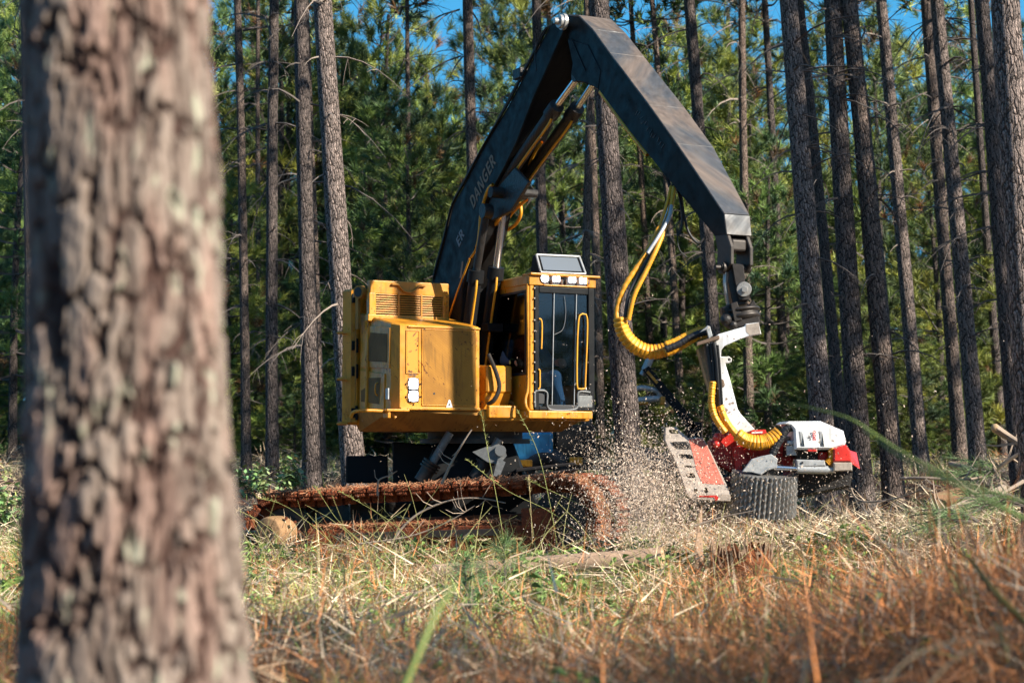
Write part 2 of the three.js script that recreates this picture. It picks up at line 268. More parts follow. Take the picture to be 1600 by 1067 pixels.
function crown(seed, o) {                                // { H, r, base: height where it begins, step, n needles, len, w, dense }
  const rnd = rng(seed), F = new Tri(), B = new Tri(), up = V(0, 1, 0);
  for (let h = o.base; h < o.H - 0.3; h += o.step * (0.7 + rnd() * 0.6)) {
    const t = (h - o.base) / (o.H - o.base), Rm = o.r * Math.pow(1 - t, 0.65) * (0.55 + 0.45 * smoothstep(t, -0.1, 0.2)), nb = 3 + Math.floor(rnd() * 3.2), a0 = rnd() * 6.28;
    for (let b = 0; b < nb; b++) {
      if (rnd() < 0.12) continue;
      const a = a0 + b / nb * 6.283 + (rnd() - 0.5) * 0.7, L = Rm * (0.55 + rnd() * 0.6), e = lerp(0.05, 0.85, t) + (rnd() - 0.5) * 0.3, pts = [], bend = (rnd() - 0.5) * 0.5, S = 6;
      for (let i = 0; i <= S; i++) { const k = i / S, q = a + bend * k; pts.push(V(Math.cos(q) * L * k, h + L * (e * k - 0.35 * k * (1 - k) * 1.2 + 0.12 * k * k), Math.sin(q) * L * k)); }
      B.stick(pts, 0.018 + 0.012 * L, 0.006);
      const pal = GREENS[Math.floor(rnd() * GREENS.length)], brown = rnd() < 0.035;
      const N1 = Math.max(3, Math.round(L * o.dense));
      for (let s = 0; s < N1; s++) {
        const k = 0.38 + 0.62 * Math.sqrt((s + rnd()) / N1), f = k * S, i = Math.min(S - 1, Math.floor(f)), p = pts[i].clone().lerp(pts[i + 1], f - i), dir = pts[i + 1].clone().sub(pts[i]).normalize();
        const out = V(rnd() - 0.5, rnd() * 0.55 - 0.12, rnd() - 0.5).normalize(), l = (0.15 + rnd() * 0.5) * (0.5 + 0.5 * (1 - Math.abs(k - 0.7))), end = p.clone().addScaledVector(out, l).addScaledVector(dir, l * 0.5), d2 = out.clone().addScaledVector(dir, 0.7).addScaledVector(up, 0.45).normalize();
        if (o.twig) B.stick([p, end], 0.008, 0.004);
        const kk = 0.75 + rnd() * 0.5 + 0.35 * k * (rnd() < 0.4 ? 1 : 0), col = (brown || rnd() < 0.02) ? BROWN : pal.map((c) => c * kk);
        for (let m = 0; m < 3; m++) { const dd = d2.clone().add(V(rnd() - 0.5, rnd() * 0.5 - 0.1, rnd() - 0.5).multiplyScalar(m ? 1.3 : 0.2)).normalize(); tuft(F, end.clone().addScaledVector(dd, m ? 0.12 * o.len * 3 : 0), dd, rnd, o.n, o.len, o.w, col); }
      }
    }
  }
  return [F.geo(), B.geo()];
}
const bushy = [[901, 12, 2.6, 1.6], [902, 10.5, 2.4, 1.2], [903, 13.5, 2.5, 3.0], [904, 9, 2.3, 0.8]].map(([s, H, r, b]) => crown(s, { H, r, base: b, step: 0.55, n: 17, len: 0.36, w: 0.0115, dense: 6.5, twig: false }));
const tall = [[911, 9, 2.3, 0.3], [912, 8, 2.1, 0.2], [913, 10, 2.4, 0.4]].map(([s, H, r, b]) => crown(s, { H, r, base: b, step: 0.75, n: 9, len: 0.34, w: 0.022, dense: 4.6, twig: false }));

// one pine of the stand: px0,py0 its foot and px1 where it leaves the photograph at the top; w its width in photograph pixels
function pine(label, D, px0, py0, px1, w, o = {}) {
  const rnd = rng(o.seed ?? Math.round(px0 * 7 + D * 13)), a = at(px0, py0, D), b = at(px1, 0, D), base = V(0, 0, 0).copy(a), dir = b.clone().sub(a); base.addScaledVector(dir, (gh(a.x, -D) - 0.12 - a.y) / dir.y);
  const t = thing(o.name || 'pine_tree', label, 'tree', base, o.group), r = w * D / FOCAL / 2 * 0.9, H = o.H || 19 + rnd() * 3;
  t.quaternion.setFromUnitVectors(V(0, 1, 0), dir.normalize());
  const r0 = r / (1 - 0.62 * Math.min(0.5, 4.5 / H));
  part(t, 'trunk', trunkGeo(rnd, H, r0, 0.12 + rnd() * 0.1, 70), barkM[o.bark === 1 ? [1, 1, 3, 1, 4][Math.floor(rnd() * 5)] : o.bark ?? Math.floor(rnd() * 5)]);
  const tw = part(t, 'dead_twigs', deadTwigs(rnd, o.tw0 ?? 2.8, o.tw1 ?? H * 0.62, r, o.twigs ?? 1.35, o.twl ?? 1.3), o.pale ? paleTwigM : twigM); tw.userData.kind = 'stuff';
  if (!o.bare) {
    const v = Math.floor(rnd() * 3), c = part(t, 'crown', tall[v][0], needles[Math.floor(rnd() * 3)]), y = o.cy ?? H * 0.58, s = (H + 0.6 - y) / [9, 8, 10][v]; c.position.y = y; c.rotation.y = rnd() * 6; c.scale.set(s * (0.8 + rnd() * 0.3), s, s * (0.8 + rnd() * 0.3));
    const l = part(t, 'limbs', tall[v][1], twigM); l.position.copy(c.position); l.rotation.copy(c.rotation); l.scale.copy(c.scale); l.userData.kind = 'stuff';
  }
  return t;
}
const STAND = 'standing pines behind the harvester';
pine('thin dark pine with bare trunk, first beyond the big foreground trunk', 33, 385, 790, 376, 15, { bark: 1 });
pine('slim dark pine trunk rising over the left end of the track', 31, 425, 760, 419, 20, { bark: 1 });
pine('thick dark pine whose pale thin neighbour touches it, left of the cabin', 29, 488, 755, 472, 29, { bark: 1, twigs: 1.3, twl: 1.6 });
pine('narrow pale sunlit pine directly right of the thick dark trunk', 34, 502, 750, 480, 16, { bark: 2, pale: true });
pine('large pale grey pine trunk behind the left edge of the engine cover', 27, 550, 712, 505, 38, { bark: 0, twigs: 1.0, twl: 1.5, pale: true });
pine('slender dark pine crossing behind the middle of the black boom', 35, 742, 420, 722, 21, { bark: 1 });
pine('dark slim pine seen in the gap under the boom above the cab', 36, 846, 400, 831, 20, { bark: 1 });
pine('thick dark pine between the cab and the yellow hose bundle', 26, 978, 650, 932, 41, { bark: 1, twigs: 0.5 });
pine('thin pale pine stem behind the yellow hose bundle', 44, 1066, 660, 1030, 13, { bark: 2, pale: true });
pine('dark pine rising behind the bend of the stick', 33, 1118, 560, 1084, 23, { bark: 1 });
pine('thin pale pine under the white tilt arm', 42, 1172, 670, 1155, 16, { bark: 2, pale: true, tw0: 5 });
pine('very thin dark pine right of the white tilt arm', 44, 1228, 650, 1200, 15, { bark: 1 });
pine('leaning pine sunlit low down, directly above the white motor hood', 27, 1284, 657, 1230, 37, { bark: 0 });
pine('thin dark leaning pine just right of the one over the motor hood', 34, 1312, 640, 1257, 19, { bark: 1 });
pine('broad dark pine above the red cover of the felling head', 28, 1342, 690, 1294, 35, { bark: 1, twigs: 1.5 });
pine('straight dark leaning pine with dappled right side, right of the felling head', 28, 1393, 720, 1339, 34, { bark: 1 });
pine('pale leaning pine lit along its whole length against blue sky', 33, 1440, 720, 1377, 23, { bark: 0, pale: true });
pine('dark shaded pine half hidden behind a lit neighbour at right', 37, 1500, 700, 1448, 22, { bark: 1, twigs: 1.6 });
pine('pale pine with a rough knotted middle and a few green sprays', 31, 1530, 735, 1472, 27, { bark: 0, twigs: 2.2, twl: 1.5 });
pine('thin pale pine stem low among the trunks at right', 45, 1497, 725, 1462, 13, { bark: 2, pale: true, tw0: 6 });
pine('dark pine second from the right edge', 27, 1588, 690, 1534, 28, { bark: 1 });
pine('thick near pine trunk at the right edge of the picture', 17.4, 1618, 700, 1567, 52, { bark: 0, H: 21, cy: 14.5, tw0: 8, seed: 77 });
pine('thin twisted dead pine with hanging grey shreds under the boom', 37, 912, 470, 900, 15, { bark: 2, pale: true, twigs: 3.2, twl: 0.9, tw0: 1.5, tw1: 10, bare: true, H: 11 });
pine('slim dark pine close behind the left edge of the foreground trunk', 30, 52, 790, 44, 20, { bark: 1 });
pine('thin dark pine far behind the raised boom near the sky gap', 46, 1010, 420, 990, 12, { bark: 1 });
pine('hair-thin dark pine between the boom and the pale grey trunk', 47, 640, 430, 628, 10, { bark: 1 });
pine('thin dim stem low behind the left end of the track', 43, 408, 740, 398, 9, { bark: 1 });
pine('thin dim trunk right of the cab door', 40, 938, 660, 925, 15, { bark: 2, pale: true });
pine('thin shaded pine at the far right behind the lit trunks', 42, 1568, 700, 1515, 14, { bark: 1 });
// neighbours of the stand just outside the picture, whose shade falls into it
const SHADE = [[14.2, 2.2], [25.5, 8.4], [17, -17.6], [21, -16.2], [25, -14.8], [15, -21.5], [19, -20.5], [27, -23], [28, -18], [13.5, -25], [18, -25], [23, -26.5], [12, -30.5], [17, -31]];
for (const [x, z] of SHADE) {
  const rnd = rng(Math.round(x * 91 - z * 17)), t = thing('pine_tree', 'tall pine of the same stand, outside the right edge of the picture', 'tree', V(x, gh(x, z) - 0.1, z), 'pines outside the right edge'), H = 18 + rnd() * 3, v = Math.floor(rnd() * 3);
  part(t, 'trunk', trunkGeo(rnd, H, 0.2, 0.15, 40), barkM[0]);
  const c = part(t, 'crown', tall[v][0], needles[0]); const k = z > -3 ? 0.42 : 0.56; c.position.y = H * k; c.rotation.y = rnd() * 6; const s = H * (1.01 - k) / [9, 8, 10][v]; c.scale.set(s * 1.05, s, s * 1.05);
}

// ------------------------------------------------------------------ the far green wood that reads as one mass
{
  const g = new THREE.Group(); g.name = 'far_pine_wood'; scene.add(g); tag(g, 'green bushy young pines filling the background between the trunks', 'woodland', null, 'stuff');
  const rnd = rng(77), list = bushy.map(() => []), c = new THREE.Color();
  const put = (x, D, s, k, wide = 1) => list[k].push([x, gh(x, -D) - 0.3, -D, s, rnd() * 6.28, wide, 0.7 + rnd() * 0.65, rnd()]);
  for (let row = 0; row < 4; row++) for (let i = 0; i < 23; i++) {
    const D = 48 + row * 11 + rnd() * 8, x = ((i + rnd()) / 23 - 0.5) * D * 0.80; if (rnd() < 0.12) continue;
    put(x, D, 0.9 + rnd() * 0.6 + row * 0.11, Math.floor(rnd() * 4), 0.70 + rnd() * 0.28);
  }
  for (let i = 0; i < 64; i++) { const D = 44 + rnd() * 22; put(((i + rnd()) / 64 - 0.5) * D * 0.78, D, 0.40 + rnd() * 0.24, Math.floor(rnd() * 4), 1.0 + rnd() * 0.4); }
  for (let i = 0; i < 70; i++) { const D = 38 + rnd() * 26; put((rnd() - 0.5) * D * 0.72, D, 0.18 + rnd() * 0.25, 1 + 2 * Math.floor(rnd() * 2), 1.6); }
  for (const [px, D, s] of [[360, 40, 0.75], [640, 41, 0.8], [590, 44, 0.9], [1200, 43, 0.8], [780, 44, 0.85], [1170, 46, 1.0], [1470, 42, 0.75], [20, 40, 0.8], [1060, 47, 1], [690, 48, 1.05], [430, 50, 1.1], [880, 45, 0.9], [1075, 62, 1.35], [1150, 70, 1.5], [1000, 74, 1.5], [650, 66, 1.4]]) put((px - 800) / FOCAL * D, D, s, Math.floor(rnd() * 4), 1.1);
  for (let i = 0; i < 110; i++) { const a = (-0.36 + 3.86 * (i + rnd()) / 110), q = 44 + rnd() * 24, x = Math.cos(a) * q, D = 15 - Math.sin(a) * q; if (D > 6 && Math.abs(x) < D * 0.5) continue; put(x, D, 0.75 + rnd() * 0.4, Math.floor(rnd() * 4), 1.0 + rnd() * 0.3); }   // the wood closes round the clearing
  const o = new THREE.Object3D();
  bushy.forEach((v, k) => {
    const n = list[k].length, a = new THREE.InstancedMesh(v[0], needles[0], n), b = new THREE.InstancedMesh(v[1], twigM, n), tr = new THREE.InstancedMesh(trunkGeo(rng(k + 50), [11, 9.5, 12.4, 8.2][k], 0.13, 0.15, 14, 8), barkM[1], n);
    list[k].forEach(([x, y, z, s, r, w, br, hue], i) => { o.position.set(x, y, z); o.rotation.y = r; o.scale.set(s * w, s, s * w); o.updateMatrix(); for (const m of [a, b, tr]) m.setMatrixAt(i, o.matrix); c.setRGB(br * (0.85 + hue * 0.45), br, br * (1.15 - hue * 0.4)); a.setColorAt(i, c); });
    for (const [m, name] of [[a, 'foliage'], [b, 'branches'], [tr, 'stems']]) { m.name = name; m.castShadow = m.receiveShadow = true; m.userData.kind = 'stuff'; g.add(m); }
  });
}
// ------------------------------------------------------------------ the foreground trunk
{
  const D = 3.35, b = at(212, 1067, D), tpt = at(180, 0, D), dir = tpt.clone().sub(b), base = b.clone().addScaledVector(dir, (gh(b.x, -D) - 0.15 - b.y) / dir.y);
  const t = thing('pine_tree', 'huge blurred pine trunk with plated grey bark close to the camera', 'tree', base); t.quaternion.setFromUnitVectors(V(0, 1, 0), dir.normalize());
  const RAD = 380, ys = []; for (let y = 0; y < 2.45; y += 0.0055) ys.push(y); for (let y = 2.46; y < 19; y += 0.25) ys.push(y);
  const pos = [], col = [], idx = [], r0 = 0.193;
  for (const y of ys) {
    const R0 = (r0 - 0.004 * y - 0.004) * (1 + 0.95 * Math.exp(-y / 0.5));
    for (let j = 0; j <= RAD; j++) {
      const a = j / RAD * 2 * Math.PI, s = a * 0.193, cu = 22;
      const C = Math.cos(a), S = Math.sin(a), fine = fbm(C * 15, y * 30, S * 15, 3);
      const wx = 0.7 * N(C * 2.2, y * 2.6, S * 2.2 + 9) + 0.55 * N(C * 6, y * 9, S * 6) + 0.30 * N(C * 14, y * 26, S * 14 + 5), wy = 0.5 * N(C * 3, y * 5 + 40, S * 3) + 0.35 * N(C * 9, y * 12, S * 9 + 2) + 0.2 * N(C * 17, y * 30, S * 17);
      const [f1, f2, id] = worley(a / 6.28318 * 19 + wx + y * 1.2, y / 0.20 + wy * 0.8, 1e9), [g1, g2, id2] = worley(a / 6.28318 * 46 + wx * 2.4 + y * 2, y / 0.055 + wy * 2.4, 1e9);
      const fur = Math.abs(N(C * 3.6 + wx * 0.4, y * 2.2, S * 3.6 - wx * 0.3)), e = smoothstep(f2 - f1 + fine * 0.08, 0.03, 0.24) * (0.55 + 0.45 * smoothstep(fur, 0.01, 0.12)), e2 = 0.45 + 0.55 * smoothstep(g2 - g1, 0.0, 0.22);
      const h = 0.020 * e * (0.6 + 0.55 * id) + 0.004 * e * e2 + 0.006 * fine;
      const k = R0 - 0.02 + h + 0.012 * N(C * 1.5, y * 2.2, S * 1.5);
      pos.push(Math.cos(a) * k, y, Math.sin(a) * k);
      const tone = clamp(Math.pow(e, 1.2) * (0.62 + 0.42 * id + 0.20 * id2) * (0.55 + 0.5 * e2) + 0.55 * fine * e, 0, 1.25), li = smoothstep(N(Math.cos(a) * 7 + 3, y * 12, Math.sin(a) * 7) + 0.4 * (id2 - 0.5), 0.38, 0.6) * e, warm = smoothstep(N(Math.cos(a) * 3 + 30, y * 3, Math.sin(a) * 3), -0.1, 0.4);
      const c = [lerp(0.045, lerp(0.235, 0.27, warm), tone), lerp(0.020, lerp(0.18, 0.175, warm), tone), lerp(0.014, lerp(0.145, 0.138, warm), tone)];
      col.push(lerp(c[0], 0.36, li), lerp(c[1], 0.35, li), lerp(c[2], 0.26, li));
    }
  }
  for (let i = 0; i + 1 < ys.length; i++) for (let j = 0; j < RAD; j++) { const p = i * (RAD + 1) + j, q = p + RAD + 1; idx.push(p, q, p + 1, p + 1, q, q + 1); }
  const g = new THREE.BufferGeometry(); g.setAttribute('position', new THREE.Float32BufferAttribute(pos, 3)); g.setAttribute('color', new THREE.Float32BufferAttribute(col, 3)); g.setIndex(idx); g.computeVertexNormals();
  part(t, 'trunk', g, M([1, 1, 1], 0.95, 0, { vertexColors: true, name: 'plated_bark' }));
}
// ------------------------------------------------------------------ the tree harvester
const MO = at(742, 705, 22.3).setY(0), YAW = 27 * R;
const harvester = thing('tree_harvester', 'yellow tracked tree harvester with black boom felling a tree among the pines', 'harvester', MO);
const UX = V(Math.cos(YAW), 0, -Math.sin(YAW)), UZ = V(Math.sin(YAW), 0, Math.cos(YAW));
function L(px, py, ax, val) {                            // point of the upper carriage from the photograph on its plane ax = val
  const r = ray(px, py), c = V(0, EYE, 0).sub(MO), A = ax === 'x' ? UX : ax === 'z' ? UZ : V(0, 1, 0), t = (val - c.dot(A)) / r.dot(A), p = c.addScaledVector(r, t);
  return V(p.dot(UX), p.y, p.dot(UZ));
}
const up = (name) => { const g = new THREE.Group(); g.name = name; g.rotation.y = YAW; harvester.add(g); return g; };
const upart = (name, geos, m, label) => { const q = part(harvester, name, geos, m, label); q.rotation.y = YAW; return q; };
const bolts = (list, r = 0.012, d = V(0, 0, 0.012)) => list.map((p) => rod(p.clone().addScaledVector(d, -0.3), p.clone().add(d), r, r * 0.8, 6));
const font = await new FontLoader().loadAsync('fonts/droid/droid_sans_bold.typeface.json');
const text = (s, size, depth = 0.004) => { const g = new TextGeometry(s, { font, size, depth, curveSegments: 3 }); g.computeBoundingBox(); g.translate(-(g.boundingBox.max.x + g.boundingBox.min.x) / 2, -size / 2, 0); return g; };

// --- upper frame: deck, belly, swing ring
{
  const f = up('upper_frame');
  part(f, 'deck_plate', planar([[-1.0, -1.3], [-1.0, 0.6], [-0.42, 0.8], [-0.40, 1.06], [0.02, 1.12], [1.04, 1.2], [1.06, -1.3]], 1.73, 1.85, 0.015), mat.yellow);
  part(f, 'belly_pan', hull([[-1.60, -0.4], [-1.585, 0.3], [-1.56, 0.86], [-1.49, 0.97], [-0.42, 0.98], [-0.3, 0.9]].map(([x, z]) => V(x, 1.846, z)).concat([[-0.3, 0.9], [1.0, 1.0], [1.02, -0.9]].map(([x, z]) => V(x, 1.727, z)), [[-1.5, -0.3], [-1.3, 0.3], [-1.1, 0.62], [-0.2, 0.7], [0.85, 0.8], [0.9, -0.7], [-0.8, -1.1]].map(([x, z]) => V(x, 1.60, z)))), mat.dirtyYellow);
  part(f, 'deck_front_plate', box(-0.36, 0.05, 1.76, 1.92, 1.06, 1.14, 0.02), mat.yellow);
  part(f, 'deck_tread', [box(-0.40, 0.08, 1.853, 1.872, 0.2, 1.05, 0.006)], mat.dirtyYellow);
  part(f, 'swing_ring', [new THREE.CylinderGeometry(0.62, 0.62, 0.14, 40).translate(0, 1.53, 0), new THREE.CylinderGeometry(0.72, 0.72, 0.06, 40).translate(0, 1.48, 0)].map(boxUV), mat.worn);
  part(f, 'tie_down_ring', tube([L(548, 652, 'z', 1.0), L(552, 644, 'z', 1.05), L(612, 646, 'z', 1.0), L(618, 653, 'z', 1.02)], 0.022, 8), mat.yellow);
  // crumpled step by the hood corner
  pieces(f, 'corner_step', [box(-1.72, -1.42, 1.83, 1.86, 0.9, 1.12, 0.008), box(-1.70, -1.66, 1.75, 1.84, 0.95, 1.1, 0.008)], mat.yellow);
  pieces(f, 'debris_on_deck', [tube([L(752, 632, 'z', 0.9), L(766, 622, 'z', 0.8), L(790, 626, 'z', 0.85), L(806, 634, 'z', 0.9)], 0.035, 7), tube([L(758, 600, 'z', 0.4), L(790, 620, 'z', 0.7)], 0.03, 6)], mat.dirtyYellow);
}
// --- counterweight
{
  const c = up('counterweight');
  part(c, 'weight_body', planar([[-1.72, -0.36], [-1.66, -0.22], [-1.58, -0.2], [-1.0, -0.3], [0.9, -0.9], [0.9, -1.5], [-0.8, -1.6], [-1.42, -0.8]], 1.69, 3.43, 0.03), mat.yellow);
  for (const y of [520, 592, 661]) { const p = L(538, y, 'z', -0.38); part(c, 'lifting_hook', tube([p.clone().add(V(0.03, 0, 0)), p.clone().add(V(-0.07, 0.0, 0.04)), p.clone().add(V(-0.13, -0.01, 0.1)), p.clone().add(V(-0.02, -0.015, 0.14))], 0.018, 7), mat.yellow); }
  for (const y of [466, 540, 580, 645]) { const p = L(551, y, 'z', -0.2); part(c, 'hinge', [rod(V(-1.595, p.y - 0.09, -0.17), V(-1.595, p.y + 0.09, -0.17), 0.018), box(-1.66, -1.60, p.y - 0.06, p.y + 0.06, -0.2, -0.178, 0.004)], mat.black); }
}
// --- engine tower with louvres
{
  const t = up('engine_tower');
  const x0 = -1.64, x1 = -0.53, z1 = 0.30;
  part(t, 'tower_shell', [
    hexa([V(x0 + 0.55, 1.85, -1.2), V(x1, 1.85, -1.2), V(x1, 3.47, -1.2), V(x0 + 0.59, 3.47, -1.2), V(x0, 1.85, 0.21), V(x1, 1.85, 0.21), V(x1, 3.47, 0.21), V(x0 + 0.04, 3.47, 0.21)], 0.02),
    box(x0 + 0.03, x1 + 0.01, 3.33, 3.50, 0.2, z1, 0.012), box(x0 + 0.005, x1 + 0.02, 2.98, 3.07, 0.2, z1, 0.012),
    box(x0 + 0.02, x0 + 0.11, 3.06, 3.34, 0.2, z1, 0.01), box(x1 - 0.07, x1 + 0.015, 3.06, 3.34, 0.2, z1, 0.01)], mat.yellow);
  part(t, 'grille_recess', box(x0 + 0.10, x1 - 0.06, 3.06, 3.34, 0.215, 0.235, 0.004), mat.black);
  for (let i = 0; i < 9; i++) { const y = 3.085 + i * 0.0295; part(t, 'louvre', hexa([V(x0 + 0.1, y, 0.297), V(x1 - 0.06, y, 0.297), V(x1 - 0.06, y + 0.012, 0.292), V(x0 + 0.1, y + 0.012, 0.292), V(x0 + 0.1, y + 0.012, 0.24), V(x1 - 0.06, y + 0.012, 0.24), V(x1 - 0.06, y + 0.024, 0.24), V(x0 + 0.1, y + 0.024, 0.24)], 0.001), mat.yellow); }
  for (const k of [0.34, 0.67]) part(t, 'louvre_post', box(lerp(x0 + 0.1, x1 - 0.06, k) - 0.011, lerp(x0 + 0.1, x1 - 0.06, k) + 0.011, 3.06, 3.34, 0.27, 0.304, 0.004), mat.yellow);
  const h = [[612, 444], [622, 445], [632, 455], [644, 456], [655, 447], [664, 447]].map(([x, y]) => L(x, y, 'z', 0.325));
  part(t, 'grab_handle', tube(h, 0.016, 8), mat.dirtyYellow);
  const e = L(560, 466, 'z', -0.02);
  part(t, 'exhaust_port', rod(V(x0 + 0.02, 3.36, 0.06), V(x0 - 0.05, 3.36, 0.09), 0.085, 0.085, 20), mat.dirtyYellow);
  part(t, 'port_hole', rod(V(x0 - 0.04, 3.36, 0.087), V(x0 - 0.056, 3.36, 0.094), 0.062, 0.062, 20), mat.rubber);
  part(t, 'bolt', bolts([0.1, 0.3, 0.5, 0.7, 0.9].flatMap((k) => [V(lerp(x0 + 0.06, x1 - 0.03, k), 3.03, z1), V(x1 - 0.022, lerp(3.1, 3.42, k), z1)])), mat.dirtyYellow).userData.kind = 'stuff';
  pieces(t, 'side_seam', [box(x0 - 0.012, x0 + 0.0, 2.0, 3.3, -0.1, -0.085, 0.002), box(x0 - 0.012, x0 + 0.02, 2.9, 3.3, -0.085, 0.0, 0.002)], mat.dirtyYellow);
}
// --- engine hood in front of the tower
{
  const g = up('engine_hood');
  const fx0 = -1.50, fx1 = -0.425, F = 1.0, sx = -1.57;
  const shell = planar([[sx, -0.12], [sx, 0.88], [fx0, F], [fx1, F], [fx1, -0.1]], 1.85, 2.9, 0.015), p = shell.attributes.position;
  for (let i = 0; i < p.count; i++) if (p.getY(i) > 2.5) p.setY(i, p.getY(i) + (F - p.getZ(i)) * 0.19);
  shell.computeVertexNormals();
  part(g, 'hood_shell', shell, mat.yellow);
  pieces(g, 'hood_lip', [box(fx0 + 0.005, fx1 + 0.008, 1.855, 1.885, F - 0.01, F + 0.022, 0.006), box(fx0 + 0.1, fx1 + 0.008, 2.862, 2.885, F - 0.01, F + 0.018, 0.006)], mat.yellow);
  const rect = (a, b, c, d, z = F) => [L(a, b, 'z', z), L(c, d, 'z', z)];
  const panel = (name, x0, y0, x1, y1, m, depth = 0.008) => { const [a, b] = rect(x0, y1, x1, y0); return part(g, name, box(a.x, b.x, a.y, b.y, F - 0.02, F + depth, 0.006), m); };
  panel('screen_panel', 660, 518, 742, 632, mat.mesh);
  panel('stained_strip', 635, 518, 653, 582, mat.spotted);
  const fr = (x0, y0, x1, y1) => { const [a, b] = rect(x0, y1, x1, y0), t = 0.014; return [box(a.x - t, b.x + t, b.y, b.y + t, F, F + 0.014, 0.004), box(a.x - t, b.x + t, a.y - t, a.y, F, F + 0.014, 0.004), box(a.x - t, a.x, a.y, b.y, F, F + 0.0135, 0.004), box(b.x, b.x + t, a.y, b.y, F, F + 0.0135, 0.004)]; };
  part(g, 'panel_frame', [...fr(660, 518, 742, 632), ...fr(635, 518, 653, 582)], mat.yellow);
  panel('lamp_recess', 637, 591, 654, 628, mat.rubber, 0.012);
  for (const y of [599.5, 619]) { const c = L(645.5, y, 'z', F + 0.02); part(g, 'headlight', new RoundedBoxGeometry(0.115, 0.125, 0.03, 3, 0.014).translate(c.x, c.y, F + 0.024), mat.lamp); part(g, 'headlight_bezel', boxUV(new THREE.TorusGeometry(0.072, 0.008, 6, 20).translate(c.x, c.y, F + 0.026)), mat.lampBezel); }
  part(g, 'bolt', bolts([[634, 600], [657, 600], [634, 620], [657, 620], [646, 632], [652, 540], [662, 514], [740, 515], [668, 640], [740, 638], [744, 610], [744, 560]].map(([x, y]) => L(x, y, 'z', F + 0.004)), 0.011), mat.black).userData.kind = 'stuff';
  const tri = L(702, 631, 'z', F + 0.012);
  const w = part(g, 'warning_sticker', plate([[-0.045, -0.045], [0.045, -0.045], [0.008, 0.05], [-0.008, 0.05]], 0.004, 0.0005), mat.white); w.position.copy(tri);
  const dot = L(702, 632, 'z', F + 0.018); part(g, 'sticker_mark', rod(dot, dot.clone().add(V(0, 0, 0.003)), 0.012, 0.012, 8), mat.rubber);
  const hole = L(678, 615, 'z', F + 0.006); part(g, 'screen_hole', rod(hole, hole.clone().add(V(0, 0, 0.006)), 0.014, 0.014, 10), mat.rubber);
  const nm = part(g, 'number_plate', text('15700', 0.028, 0.002), mat.darkMark); nm.position.copy(L(644.5, 586, 'z', F + 0.0165));
  // side panels of the hood (towards the photograph's left)
  const sp2 = (pts, m, name, d = 0.012) => { const q = pts.map(([z, y]) => [z, y]); part(g, name, profile(q, sx - d, sx + 0.02, 0.004), m); };
  sp2([[-0.08, 2.42], [0.86, 2.36], [0.87, 2.86], [0.2, 2.93]], mat.yellow, 'upper_side_panel', 0.014);
  sp2([[0.08, 2.49], [0.80, 2.44], [0.80, 2.79], [0.26, 2.84]], mat.darkMesh, 'side_screen', 0.02);
  sp2([[-0.10, 1.87], [0.70, 1.87], [0.72, 2.30], [-0.09, 2.38]], mat.yellow, 'side_door', 0.016);
  sp2([[-0.04, 1.98], [0.56, 1.93], [0.60, 2.26], [0.18, 2.27], [0.15, 2.16], [-0.04, 2.12]], mat.darkMesh, 'door_screen', 0.022);
  part(g, 'door_handle', tube([V(sx - 0.02, 2.2, 0.52), V(sx - 0.05, 2.18, 0.52), V(sx - 0.05, 2.06, 0.52), V(sx - 0.02, 2.04, 0.52)], 0.011, 7), mat.yellow);
  part(g, 'side_lamp', box(sx - 0.03, sx - 0.005, 1.98, 2.12, 0.78, 0.86, 0.008), mat.silver);
}
